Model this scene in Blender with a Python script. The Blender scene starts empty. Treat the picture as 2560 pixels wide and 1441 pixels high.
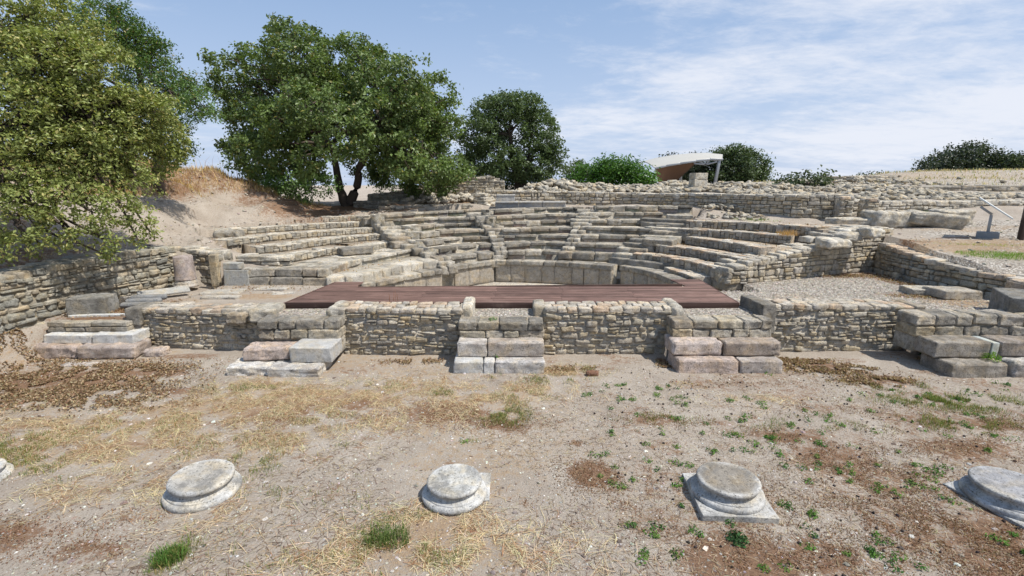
import bpy, math, random
import numpy as np
random.seed(7); RNG = np.random.default_rng(7)
S = bpy.context.scene
R = math.radians
# ---------------------------------------------------------------- camera
F_PX, PITCH, CAM_H = 1230.0, R(12.0), 3.3
cam_d = bpy.data.cameras.new('camera'); cam = bpy.data.objects.new('camera', cam_d)
S.collection.objects.link(cam)
cam_d.sensor_width = 36; cam_d.lens = 36 * F_PX / 2560; cam_d.clip_end = 3000; cam_d.clip_start = 0.05
cam.location = (0, 0, CAM_H); cam.rotation_euler = (math.pi / 2 - PITCH, 0, 0)
S.camera = cam
# ---------------------------------------------------------------- sun and sky
SUN_EL, SUN_AZ = R(59), R(111)          # azimuth measured clockwise from +Y (view direction)
sd = np.array([math.sin(SUN_AZ) * math.cos(SUN_EL), math.cos(SUN_AZ) * math.cos(SUN_EL), math.sin(SUN_EL)])
sun_d = bpy.data.lights.new('sun', 'SUN'); sun = bpy.data.objects.new('sun', sun_d); S.collection.objects.link(sun)
sun_d.energy = 4.6; sun_d.angle = R(1.0); sun_d.color = (1.0, 0.955, 0.88)
from mathutils import Vector
sun.rotation_euler = Vector(sd).to_track_quat('Z', 'Y').to_euler()
sun.location = (20, -5, 40)
S.view_settings.view_transform = 'Standard'; S.view_settings.look = 'None'
S.view_settings.exposure = 0.26; S.view_settings.gamma = 1.0
W = bpy.data.worlds.new('World'); S.world = W; W.use_nodes = True


class NT:
    """tiny node-tree helper"""
    def __init__(s, tree): s.t = tree; s.n = tree.nodes; s.l = tree.links
    def add(s, typ, **kw):
        nd = s.n.new(typ)
        for k, v in kw.items():
            if k == 'inp':
                for a, b in v.items():
                    if hasattr(b, 'is_linked') or isinstance(b, bpy.types.NodeSocket): s.l.new(b, nd.inputs[a])
                    else: nd.inputs[a].default_value = b
            else: setattr(nd, k, v)
        return nd
    def math(s, op, a, b=None, c=None, clamp=False):
        nd = s.add('ShaderNodeMath', operation=op, use_clamp=clamp)
        for i, v in enumerate((a, b, c)):
            if v is None: continue
            if isinstance(v, bpy.types.NodeSocket): s.l.new(v, nd.inputs[i])
            else: nd.inputs[i].default_value = v
        return nd.outputs[0]
    def mix(s, f, a, b, mode='MIX'):
        nd = s.add('ShaderNodeMix', data_type='RGBA', blend_type=mode)
        for i, v in ((0, f), (6, a), (7, b)):
            if isinstance(v, bpy.types.NodeSocket): s.l.new(v, nd.inputs[i])
            else: nd.inputs[i].default_value = v if i == 0 or len(v) == 4 else (*v, 1)
        return nd.outputs[2]
    def ramp(s, f, stops):
        nd = s.add('ShaderNodeValToRGB'); s.l.new(f, nd.inputs[0]); e = nd.color_ramp.elements
        while len(e) < len(stops): e.new(0.5)
        for el, (p, c) in zip(e, stops): el.position = p; el.color = (*c, 1) if len(c) == 3 else c
        return nd.outputs[0]
    def sstep(s, v, a, b):
        nd = s.add('ShaderNodeMapRange', interpolation_type='SMOOTHSTEP')
        s.l.new(v, nd.inputs[0]); nd.inputs[1].default_value = a; nd.inputs[2].default_value = b
        return nd.outputs[0]
    def noise(s, vec, scale, det=4, rough=.55, dist=0.0):
        nd = s.add('ShaderNodeTexNoise'); s.l.new(vec, nd.inputs['Vector'])
        nd.inputs['Scale'].default_value = scale; nd.inputs['Detail'].default_value = det
        nd.inputs['Roughness'].default_value = rough; nd.inputs['Distortion'].default_value = dist
        return nd.outputs[0]


def build_world():
    nt = NT(W.node_tree); nt.n.clear()
    out = nt.add('ShaderNodeOutputWorld'); bg = nt.add('ShaderNodeBackground')
    sky = nt.add('ShaderNodeTexSky', sky_type='NISHITA')
    sky.sun_disc = False; sky.sun_elevation = SUN_EL; sky.sun_rotation = SUN_AZ
    sky.altitude = 50; sky.air_density = 1.0; sky.dust_density = 1.6; sky.ozone_density = 1.6
    tc = nt.add('ShaderNodeTexCoord'); sp = nt.add('ShaderNodeSeparateXYZ'); nt.l.new(tc.outputs['Generated'], sp.inputs[0])
    x, y, z = sp.outputs
    zz = nt.math('ADD', nt.math('MAXIMUM', z, 0.0), 0.16)
    u = nt.math('DIVIDE', x, zz); v = nt.math('DIVIDE', y, zz)
    cb = nt.add('ShaderNodeCombineXYZ', inp={0: u, 1: v, 2: 0.0})
    ml = nt.add('ShaderNodeMapping', inp={'Vector': cb.outputs[0]}); ml.inputs['Scale'].default_value = (.8, 1.15, 1); ml.inputs['Rotation'].default_value = (0, 0, R(-18)); ml.inputs['Location'].default_value = (3.1, 1.7, 0)
    n1 = nt.noise(ml.outputs[0], .75, 9, .62, .4)
    n2 = nt.noise(ml.outputs[0], 5.5, 8, .68, .3)
    bias = nt.math('MULTIPLY', nt.sstep(x, -.30, .85), .235)
    low = nt.math('MULTIPLY', nt.sstep(z, .38, .02), .04)
    cov = nt.math('ADD', nt.math('ADD', n1, nt.math('MULTIPLY', nt.math('SUBTRACT', n2, .5), .40)), nt.math('ADD', bias, low))
    f = nt.math('MULTIPLY', nt.sstep(cov, .52, .84), .80)
    haze = nt.math('MULTIPLY', nt.sstep(z, .40, -.02), .66)
    blue = nt.mix(.62, sky.outputs[0], (3.0, 4.5, 7.1))
    skyc = nt.mix(haze, blue, (5.5, 6.3, 7.9))
    cl = nt.mix(f, skyc, (7.4, 7.6, 8.2))
    nt.l.new(cl, bg.inputs[0]); bg.inputs[1].default_value = 0.10
    nt.l.new(bg.outputs[0], out.inputs[0])
build_world()

# ---------------------------------------------------------------- projection helpers (pixel of the photo -> point of the place)
CP, SP = math.cos(PITCH), math.sin(PITCH)
def ray(px, py):
    x = (px - 1280) / F_PX; y = -(py - 720.5) / F_PX
    return x, CP + y * SP, -SP + y * CP
def uz(px, py, z=0.0):                     # on the level z
    dx, dy, dz = ray(px, py); s = (z - CAM_H) / dz
    return (dx * s, dy * s)
def ud(px, py, Y):                         # at the depth Y
    dx, dy, dz = ray(px, py); s = Y / dy
    return (dx * s, Y, CAM_H + dz * s)

# ---------------------------------------------------------------- numpy noise
def _h(i, j, k, sd):
    n = (i * 374761393 + j * 668265263 + k * 2147483647 * 31 + k * 1274126177 + sd * 69069) & 0x7fffffff
    n = ((n ^ (n >> 13)) * 1274126177) & 0x7fffffff
    n = n ^ (n >> 16)
    return (n & 0xffff) / 65535.0
def vnoise(p, seed=0):
    p = np.asarray(p, float); i = np.floor(p).astype(np.int64); f = p - i; f = f * f * (3 - 2 * f)
    o = 0
    for a in (0, 1):
        wa = f[:, 0] if a else 1 - f[:, 0]
        for b in (0, 1):
            wb = f[:, 1] if b else 1 - f[:, 1]
            for c in (0, 1):
                wc = f[:, 2] if c else 1 - f[:, 2]
                o = o + wa * wb * wc * _h(i[:, 0] + a, i[:, 1] + b, i[:, 2] + c, seed)
    return o
def fbm2(x, y, sc, oct=4, seed=0):
    x = np.asarray(x, float).ravel(); y = np.asarray(y, float).ravel(); o = 0; a = .5; t = 0
    for k in range(oct):
        o = o + a * vnoise(np.stack([x * sc * 2**k, y * sc * 2**k, np.full_like(x, k * 7.3)], 1), seed + k); t += a; a *= .5
    return o / t

# ---------------------------------------------------------------- object helpers
def mesh_obj(name, V, Fc, C=None, mat=None, parent=None, smooth=True, loc=None, uvc=None):
    """V (n,3); Fc list of face arrays (m,k) or one array; C (n,3) point colours"""
    me = bpy.data.meshes.new(name)
    if not isinstance(Fc, list): Fc = [Fc]
    V = np.asarray(V, np.float32)
    if loc is not None: V = V - np.asarray(loc, np.float32)
    Fc = [np.asarray(f, np.int32) for f in Fc if len(f)]
    nl = sum(f.size for f in Fc); npoly = sum(len(f) for f in Fc)
    me.vertices.add(len(V)); me.vertices.foreach_set('co', V.ravel())
    me.loops.add(nl); me.loops.foreach_set('vertex_index', np.concatenate([f.ravel() for f in Fc]))
    tot = np.concatenate([np.full(len(f), f.shape[1], np.int32) for f in Fc])
    st = np.concatenate([[0], np.cumsum(tot)[:-1]]).astype(np.int32)
    me.polygons.add(npoly); me.polygons.foreach_set('loop_start', st); me.polygons.foreach_set('loop_total', tot)
    me.polygons.foreach_set('use_smooth', np.full(npoly, bool(smooth)))
    me.update(calc_edges=True); me.validate(verbose=False)
    if C is not None:
        at = me.color_attributes.new('col', 'FLOAT_COLOR', 'POINT')
        cc = np.ones((len(V), 4), np.float32); cc[:, :3] = C
        at.data.foreach_set('color', cc.ravel())
    if mat: me.materials.append(mat)
    o = bpy.data.objects.new(name, me); S.collection.objects.link(o)
    if loc is not None: o.location = loc
    if parent is not None:
        o.parent = parent
    return o
def tag(o, label=None, cat=None, group=None, kind=None):
    if label: o['label'] = label
    if cat: o['category'] = cat
    if cat and not kind: o['kind'] = 'thing'
    if group: o['group'] = group
    if kind: o['kind'] = kind
    return o
def thing(name, label, cat, loc=(0, 0, 0), group=None, rz=0):
    o = bpy.data.objects.new(name, None); S.collection.objects.link(o); o.location = loc; o.rotation_euler = (0, 0, rz)
    o.empty_display_size = .2
    return tag(o, label, cat, group)
def child(o, p):
    """parent keeping world coordinates of a mesh built in world space under an unrotated empty"""
    o.parent = p; o.location = Vector(o.location) - p.location
    return o

# ---------------------------------------------------------------- materials
def new_mat(name):
    m = bpy.data.materials.new(name); m.use_nodes = True; nt = NT(m.node_tree); nt.n.clear()
    out = nt.add('ShaderNodeOutputMaterial'); b = nt.add('ShaderNodeBsdfPrincipled'); nt.l.new(b.outputs[0], out.inputs[0])
    return m, nt, b, out
def pos(nt): return nt.add('ShaderNodeNewGeometry').outputs['Position']
def bump(nt, b, h, strength, dist):
    bp = nt.add('ShaderNodeBump', inp={'Height': h, 'Strength': strength, 'Distance': dist}); nt.l.new(bp.outputs[0], b.inputs['Normal'])
def mat_stone(name, dark=.55, white=.35, var=.35, bmp=.7, warm=.0, darkcol=(.10, .095, .082), pits=.6):
    m, nt, b, out = new_mat(name); p = pos(nt)
    at = nt.add('ShaderNodeAttribute', attribute_name='col').outputs['Color']
    n1 = nt.noise(p, 3.2, 5, .6); n2 = nt.noise(p, 14, 9, .78); n3 = nt.noise(p, 52, 5, .75); n6 = nt.noise(p, 5.3, 3, .6); n7 = nt.noise(p, 6.7, 4, .65)
    br = nt.math('ADD', nt.math('MULTIPLY', nt.math('SUBTRACT', n2, .5), var * 5.5), nt.math('ADD', nt.math('MULTIPLY', nt.math('SUBTRACT', n3, .5), var * 3.8), nt.math('ADD', nt.math('MULTIPLY', nt.math('SUBTRACT', n7, .5), var * 3.2), 1.0)))
    br = nt.math('MINIMUM', nt.math('MAXIMUM', br, .35), 1.75)
    hs = nt.add('ShaderNodeVectorMath', operation='SCALE'); nt.l.new(at, hs.inputs[0]); nt.l.new(br, hs.inputs[3])
    c = hs.outputs[0]
    c = nt.mix(nt.math('MULTIPLY', nt.sstep(n6, .42, .68), .75), c, (1.12, 1.0, .80, 1), 'MULTIPLY')
    fd = nt.math('MULTIPLY', nt.sstep(nt.math('ADD', nt.math('MULTIPLY', n1, .6), nt.math('MULTIPLY', n2, .6)), .57, .72), dark)
    c = nt.mix(fd, c, (*darkcol, 1))
    n4 = nt.noise(p, 7.5, 8, .78, .6)
    c = nt.mix(nt.math('MULTIPLY', nt.sstep(n4, .56, .70), white), c, (.56, .53, .47))
    n5 = nt.noise(p, 9, 3, .6)
    c = nt.mix(nt.math('MULTIPLY', nt.sstep(n5, .66, .74), .22 + warm), c, (.40, .27, .14))
    pit = nt.sstep(nt.math('ADD', nt.math('MULTIPLY', n3, .6), nt.math('MULTIPLY', n2, .4)), .46, .39)
    c = nt.mix(nt.math('MULTIPLY', pit, pits), c, (.05, .045, .038))
    nt.l.new(c, b.inputs['Base Color']); b.inputs['Roughness'].default_value = .93
    b.inputs['Specular IOR Level'].default_value = .2
    h = nt.math('ADD', nt.math('MULTIPLY', n2, 1.0), nt.math('MULTIPLY', n3, .42))
    bump(nt, b, h, bmp, .055)
    return m
M_ST = mat_stone('limestone_rubble', dark=.40, white=.45, var=.36, bmp=.95)
M_BL = mat_stone('dressed_limestone', dark=.62, white=.50, var=.42, bmp=1.0)
M_OR = mat_stone('porous_orthostat', dark=.25, white=.2, var=.26, bmp=1.0, darkcol=(.16, .14, .115), pits=.9)
M_PK = mat_stone('pink_marble', dark=.55, white=.75, var=.46, bmp=.9, warm=.2, darkcol=(.22, .17, .14))
M_WM = mat_stone('white_marble', dark=.42, white=.35, var=.24, bmp=.7, darkcol=(.30, .295, .29), pits=.35)
M_CB = mat_stone('weathered_marble', dark=.72, white=.55, var=.32, bmp=.5, darkcol=(.12, .117, .112), pits=.85)

def mat_ground():
    m, nt, b, out = new_mat('ground_soil'); p = pos(nt)
    at = nt.add('ShaderNodeAttribute', attribute_name='col').outputs['Color']
    sp = nt.add('ShaderNodeSeparateColor', inp={0: at}); r, g, bl = sp.outputs
    nA = nt.noise(p, 1.1, 6, .6); nB = nt.noise(p, 9, 6, .7); nC = nt.noise(p, 42, 5, .75); nD = nt.noise(p, 150, 3, .7)
    sand = nt.ramp(nA, [(.3, (.335, .283, .232)), (.55, (.41, .357, .298)), (.75, (.485, .433, .37))])
    sand = nt.mix(nt.math('MULTIPLY', nt.sstep(nC, .50, .66), .7), sand, (.185, .145, .115))
    sand = nt.mix(nt.math('MULTIPLY', nt.sstep(nB, .60, .72), .45), sand, (.30, .215, .155))
    vo = nt.add('ShaderNodeTexVoronoi', feature='F1', inp={'Vector': p, 'Scale': 38.0})
    rnd = nt.add('ShaderNodeSeparateColor', inp={0: vo.outputs['Color']}).outputs
    peb = nt.math('MULTIPLY', nt.sstep(vo.outputs['Distance'], .30, .20), nt.sstep(rnd[0], .70, .72))
    sand = nt.mix(peb, sand, nt.mix(rnd[1], (.33, .28, .24, 1), (.74, .72, .68, 1)))
    straw = nt.ramp(nC, [(.3, (.17, .10, .06)), (.5, (.34, .235, .145)), (.72, (.54, .44, .30))])
    duff = nt.ramp(nC, [(.3, (.07, .038, .022)), (.5, (.20, .11, .062)), (.75, (.36, .24, .15))])
    # gravel
    v2 = nt.add('ShaderNodeTexVoronoi', feature='F1', inp={'Vector': p, 'Scale': 24.0})
    r2 = nt.add('ShaderNodeSeparateColor', inp={0: v2.outputs['Color']}).outputs
    grav = nt.ramp(r2[0], [(0, (.29, .25, .205)), (.3, (.46, .41, .345)), (.7, (.57, .52, .45)), (1, (.74, .70, .63))])
    grav = nt.mix(nt.math('MULTIPLY', nt.sstep(v2.outputs['Distance'], .38, .62), .6), grav, (.12, .10, .085))
    def msk(v, w, a=.34, bb=.80):
        q = nt.math('ADD', nt.math('MULTIPLY', nt.math('SUBTRACT', nB, .5), 1.7), nt.math('MULTIPLY', nt.math('SUBTRACT', nC, .5), 1.9))
        return nt.sstep(nt.math('ADD', v, q), a, bb)
    c = nt.mix(nt.math('MULTIPLY', nt.sstep(bl, .3, .7), .95), sand, grav)
    c = nt.mix(nt.math('MULTIPLY', msk(r, nC), .9), c, straw)
    c = nt.mix(nt.math('MULTIPLY', msk(g, nC), .92), c, duff)
    c = nt.mix(nt.math('MULTIPLY', nt.sstep(nD, .45, .75), .3), c, (.10, .075, .055))
    nt.l.new(c, b.inputs['Base Color']); b.inputs['Roughness'].default_value = 1.0; b.inputs['Specular IOR Level'].default_value = .12
    h = nt.math('ADD', nt.math('ADD', nt.math('MULTIPLY', nC, .9), nt.math('MULTIPLY', nB, .8)), nt.math('MULTIPLY', nD, .4))
    h = nt.math('ADD', h, nt.math('MULTIPLY', peb, .25))
    h = nt.math('SUBTRACT', h, nt.math('MULTIPLY', nt.math('MULTIPLY', v2.outputs['Distance'], bl), 1.4))
    bump(nt, b, h, .85, .03)
    return m
M_GR = mat_ground()

def mat_leaf(name, trans=.35, rough=.5, spec=.35):
    m, nt, b, out = new_mat(name)
    at = nt.add('ShaderNodeAttribute', attribute_name='col').outputs['Color']
    nt.l.new(at, b.inputs['Base Color']); b.inputs['Roughness'].default_value = rough; b.inputs['Specular IOR Level'].default_value = spec
    tr = nt.add('ShaderNodeBsdfTranslucent')
    tc = nt.mix(1.0, at, (1.25, 1.35, .55, 1), 'MULTIPLY'); nt.l.new(tc, tr.inputs[0])
    ms = nt.add('ShaderNodeMixShader', inp={0: trans}); nt.l.new(b.outputs[0], ms.inputs[1]); nt.l.new(tr.outputs[0], ms.inputs[2])
    nt.l.new(ms.outputs[0], out.inputs[0])
    return m
M_LEAF = mat_leaf('leaves', .26, .45, .4)
M_GRASS = mat_leaf('grass_blades', .3, .7, .15)
def mat_simple(name, col, rough=.8, var=.25, sc=12, metal=0, attr=False, bmp=.3, spec=.3):
    m, nt, b, out = new_mat(name); p = pos(nt); n = nt.noise(p, sc, 5, .65)
    base = nt.add('ShaderNodeAttribute', attribute_name='col').outputs['Color'] if attr else None
    if base is None:
        rg = nt.add('ShaderNodeRGB'); rg.outputs[0].default_value = (*col, 1); base = rg.outputs[0]
    br = nt.math('ADD', nt.math('MULTIPLY', n, var * 2), 1 - var)
    hs = nt.add('ShaderNodeVectorMath', operation='SCALE'); nt.l.new(base, hs.inputs[0]); nt.l.new(br, hs.inputs[3])
    nt.l.new(hs.outputs[0], b.inputs['Base Color']); b.inputs['Roughness'].default_value = rough; b.inputs['Metallic'].default_value = metal
    b.inputs['Specular IOR Level'].default_value = spec
    if bmp: bump(nt, b, n, bmp, .02)
    return m
M_BARK = mat_simple('bark', (.075, .058, .045), .95, .5, 14, bmp=.9)
M_METAL = mat_simple('grey_steel', (.30, .31, .32), .45, .1, 5, .6, bmp=0)
M_MEMB = mat_simple('white_membrane', (.42, .405, .365), .5, .08, 1.2, bmp=0)
M_BRN = mat_simple('brown_fabric', (.20, .11, .065), .8, .2, 1.5, bmp=0)
M_CONC = mat_simple('concrete', (.23, .24, .245), .9, .25, 14, bmp=.5)
M_PANEL = mat_simple('sign_panel', (.62, .63, .60), .35, .06, 8, bmp=0, spec=.5)
M_DPOST = mat_simple('dark_brown_paint', (.045, .03, .024), .6, .2, 8, bmp=0)
def mat_wood():
    m, nt, b, out = new_mat('stained_deck_wood'); p = pos(nt)
    at = nt.add('ShaderNodeAttribute', attribute_name='col').outputs['Color']
    mp = nt.add('ShaderNodeMapping', inp={'Vector': p}); mp.inputs['Scale'].default_value = (.6, 14, 14)
    n = nt.noise(mp.outputs[0], 3.0, 6, .7); n2 = nt.noise(p, 2.0, 5, .65)
    br = nt.math('ADD', nt.math('MULTIPLY', n, .9), nt.math('ADD', nt.math('MULTIPLY', n2, .5), .3))
    hs = nt.add('ShaderNodeVectorMath', operation='SCALE'); nt.l.new(at, hs.inputs[0]); nt.l.new(br, hs.inputs[3])
    c = nt.mix(nt.math('MULTIPLY', nt.sstep(n2, .55, .75), .3), hs.outputs[0], (.26, .19, .155))
    c = nt.mix(nt.math('MULTIPLY', nt.sstep(n, .50, .38), .75), c, (.045, .026, .02))
    nt.l.new(c, b.inputs['Base Color']); b.inputs['Roughness'].default_value = .72; b.inputs['Specular IOR Level'].default_value = .25
    bump(nt, b, n, .4, .01)
    return m
M_WOOD = mat_wood()

# ---------------------------------------------------------------- stone batches
def cube_template(us):
    us = list(us); n = len(us); idx = {}; vs = []; fs = []
    def vid(i, j, k):
        key = (i, j, k)
        if key not in idx: idx[key] = len(vs); vs.append((us[i], us[j], us[k]))
        return idx[key]
    m = n - 1
    for a in range(m):
        for b in range(m):
            fs.append([vid(0, a, b), vid(0, a, b + 1), vid(0, a + 1, b + 1), vid(0, a + 1, b)])
            fs.append([vid(m, a, b), vid(m, a + 1, b), vid(m, a + 1, b + 1), vid(m, a, b + 1)])
            fs.append([vid(a, 0, b), vid(a + 1, 0, b), vid(a + 1, 0, b + 1), vid(a, 0, b + 1)])
            fs.append([vid(a, m, b), vid(a, m, b + 1), vid(a + 1, m, b + 1), vid(a + 1, m, b)])
            fs.append([vid(a, b, 0), vid(a, b + 1, 0), vid(a + 1, b + 1, 0), vid(a + 1, b, 0)])
            fs.append([vid(a, b, m), vid(a + 1, b, m), vid(a + 1, b + 1, m), vid(a, b + 1, m)])
    return np.array(vs, float), np.array(fs, np.int32)
T_LO = cube_template([-3, -2, 2, 3])
T_MD = cube_template([-3, -2.35, -1.2, 0, 1.2, 2.35, 3])
T_HI = cube_template([-3, -2.6, -2.2, -1.9, -1.5, -1.1, -.75, -.4, 0, .4, .75, 1.1, 1.5, 1.9, 2.2, 2.6, 3])
class SB:
    def __init__(s, tpl=T_MD): s.tpl = tpl; s.rows = []; s.extra = []
    def add(s, c, h, yaw=0, pitch=0, roll=0, rnd=.3, jit=.12, amp=.12, col=(.35, .33, .29), freq=0):
        s.rows.append((*c, *h, yaw, pitch, roll, rnd, jit, amp, *col, freq))
    def raw(s, V, Fc, C):
        s.extra.append((np.asarray(V, float), np.asarray(Fc, np.int32), np.asarray(C, float)))
    def arrays(s):
        Vs, Fs, Cs = [], [], []; off = 0
        if s.rows:
            A = np.array(s.rows, float); n = len(A); tv, tf = s.tpl
            c = A[:, None, 0:3]; h = A[:, None, 3:6]; hm = A[:, 3:6].min(1)
            r = (A[:, 9] * hm)[:, None, None]
            u = tv[None]; a = np.abs(u); sg = np.sign(u)
            p = np.where(a >= 3, h, np.where(a >= 2, (h - r) + (a - 2) * r * .8, (h - r) * a / 2))
            p = p * sg
            inn = np.clip(p, -(h - r), h - r); d = p - inn; ln = np.linalg.norm(d, axis=2, keepdims=True); d = d / np.maximum(ln, 1e-9)
            p = inn + d * r
            # corner jitter
            cj = RNG.normal(0, 1, (n, 2, 2, 2, 3)) * (A[:, 10] * hm)[:, None, None, None, None]
            q = np.clip(p / h * .5 + .5, 0, 1)
            off3 = 0
            for i in (0, 1):
                for j in (0, 1):
                    for k in (0, 1):
                        w = (q[..., 0] if i else 1 - q[..., 0]) * (q[..., 1] if j else 1 - q[..., 1]) * (q[..., 2] if k else 1 - q[..., 2])
                        off3 = off3 + w[..., None] * cj[:, None, i, j, k]
            nz = p.reshape(-1, 3); sd3 = np.repeat(RNG.uniform(0, 500, (n, 3)), tv.shape[0], 0)
            fq = np.repeat(np.where(A[:, 15] > 0, A[:, 15], 1.1 / hm), tv.shape[0])[:, None]
            nn = vnoise(nz * fq + sd3, 3) * .65 + vnoise(nz * fq * 2.6 + sd3, 5) * .35 - .5
            p = p + off3 + d * (nn.reshape(n, -1, 1) * 2 * (A[:, 11] * hm)[:, None, None])
            edge = np.clip(1 - np.abs(d).max(2, keepdims=True), 0, .42) / .3
            ch = np.clip(vnoise(nz * fq * 1.7 + sd3 + 50, 8).reshape(n, -1, 1) - .42, 0, 1)
            p = p - d * edge * ch * np.minimum(A[:, 11] * hm * 3.2, .05)[:, None, None]
            cy, sy = np.cos(A[:, 6]), np.sin(A[:, 6]); cp, sp = np.cos(A[:, 7]), np.sin(A[:, 7]); cr, sr = np.cos(A[:, 8]), np.sin(A[:, 8])
            Rz = np.zeros((n, 3, 3)); Rz[:, 0, 0] = cy; Rz[:, 0, 1] = -sy; Rz[:, 1, 0] = sy; Rz[:, 1, 1] = cy; Rz[:, 2, 2] = 1
            Rx = np.zeros((n, 3, 3)); Rx[:, 0, 0] = 1; Rx[:, 1, 1] = cp; Rx[:, 1, 2] = -sp; Rx[:, 2, 1] = sp; Rx[:, 2, 2] = cp
            Ry = np.zeros((n, 3, 3)); Ry[:, 1, 1] = 1; Ry[:, 0, 0] = cr; Ry[:, 0, 2] = sr; Ry[:, 2, 0] = -sr; Ry[:, 2, 2] = cr
            M = Rz @ Rx @ Ry
            p = np.einsum('nij,nvj->nvi', M, p) + c
            V = p.reshape(-1, 3)
            Fx = (tf[None] + (np.arange(n) * tv.shape[0])[:, None, None]).reshape(-1, 4)
            C = np.repeat(A[:, 12:15], tv.shape[0], 0)
            Vs.append(V); Fs.append(Fx); Cs.append(C); off = len(V)
        for V, Fc, C in s.extra:
            Vs.append(V); Fs.append(Fc + off); Cs.append(C if C.ndim == 2 else np.tile(C, (len(V), 1))); off += len(V)
        return np.concatenate(Vs), [f for f in Fs], np.concatenate(Cs)
    def build(s, name, mat, parent=None, smooth=True, base=None):
        V, Fs, C = s.arrays()
        lo, hi = V.min(0), V.max(0)
        loc = base if base is not None else ((lo[0] + hi[0]) / 2, (lo[1] + hi[1]) / 2, lo[2])
        o = mesh_obj(name, V, Fs, C, mat, None, smooth, loc=loc)
        if parent is not None: child(o, parent)
        return o

PAL = {
 'rubble': [(0.440, 0.402, 0.330), (0.396, 0.363, 0.303), (0.484, 0.440, 0.358), (0.363, 0.341, 0.297), (0.506, 0.462, 0.380), (0.330, 0.314, 0.275), (0.462, 0.396, 0.292)],
 'grey': [(0.369, 0.341, 0.295), (0.319, 0.295, 0.255), (0.418, 0.387, 0.333), (0.270, 0.251, 0.220), (0.462, 0.424, 0.358), (0.385, 0.336, 0.270)],
 'warm': [(0.495, 0.440, 0.341), (0.451, 0.402, 0.314), (0.528, 0.473, 0.380), (0.418, 0.374, 0.308), (0.484, 0.407, 0.286), (0.396, 0.363, 0.314), (0.550, 0.506, 0.424)],
 'pale': [(0.550, 0.512, 0.440), (0.506, 0.468, 0.396), (0.594, 0.556, 0.484), (0.462, 0.429, 0.369)],
 'ortho': [(.43, .385, .325), (.40, .36, .305), (.46, .415, .35), (.37, .335, .285)],
 'capping': [(0.583, 0.522, 0.435), (0.561, 0.457, 0.352), (0.539, 0.495, 0.418), (0.616, 0.561, 0.484), (0.517, 0.407, 0.308), (0.462, 0.424, 0.369)],
 'side': [(0.396, 0.380, 0.319), (0.462, 0.424, 0.341), (0.341, 0.330, 0.286), (0.506, 0.462, 0.374), (0.297, 0.292, 0.259), (0.440, 0.385, 0.297)],
}
def pc(k, v=.08):
    c = random.choice(PAL[k]) if isinstance(k, str) else k; f = 1 + random.uniform(-v, v)
    return tuple(min(.9, x * f) for x in c)
class Path:
    def __init__(s, pts):
        s.p = np.array([q[:2] for q in pts], float)
        # light smoothing by catmull resample
        d = np.hypot(*np.diff(s.p, axis=0).T); s.s = np.concatenate([[0], np.cumsum(d)]); s.L = s.s[-1]
    def at(s, t): return np.array([np.interp(t, s.s, s.p[:, 0]), np.interp(t, s.s, s.p[:, 1])])
    def tan(s, t, e=.25):
        a, b = s.at(max(0, t - e)), s.at(min(s.L, t + e)); d = b - a
        return d / max(1e-6, np.hypot(*d))
def smooth_pts(pts, it=2):
    p = [np.array(q[:2], float) for q in pts]
    for _ in range(it):
        if len(p) < 3: break
        q = [p[0]]
        for a, b in zip(p[:-1], p[1:]): q += [a * .75 + b * .25, a * .25 + b * .75]
        q.append(p[-1]); p = q
    return p
def strip_core(sb, path, zb, zt, depth, col, inset=.03, step=.3, wob=.0):
    """solid strip behind a face line: front inset from the path, thickness depth"""
    n = max(2, int(path.L / step) + 1); ts = np.linspace(0, path.L, n); V = []
    for t in ts:
        p = path.at(t); tg = path.tan(t); nr = np.array([tg[1], -tg[0]])
        a = p - nr * inset; b = p - nr * depth
        z0 = zb(t) if callable(zb) else zb; z1 = zt(t) if callable(zt) else zt
        m = (a + b) / 2; w = random.uniform(-wob, wob)
        V += [(*a, z0), (*a, z1), (*m, z1 + w), (*b, z1), (*b, z0)]
    Fc = []
    for i in range(n - 1):
        for k in range(4): Fc.append([i * 5 + k, (i + 1) * 5 + k, (i + 1) * 5 + k + 1, i * 5 + k + 1])
    e = (n - 1) * 5
    Fc += [[0, 1, 3, 4], [e + 4, e + 3, e + 1, e]]
    sb.raw(V, Fc, np.array(col))
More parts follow.
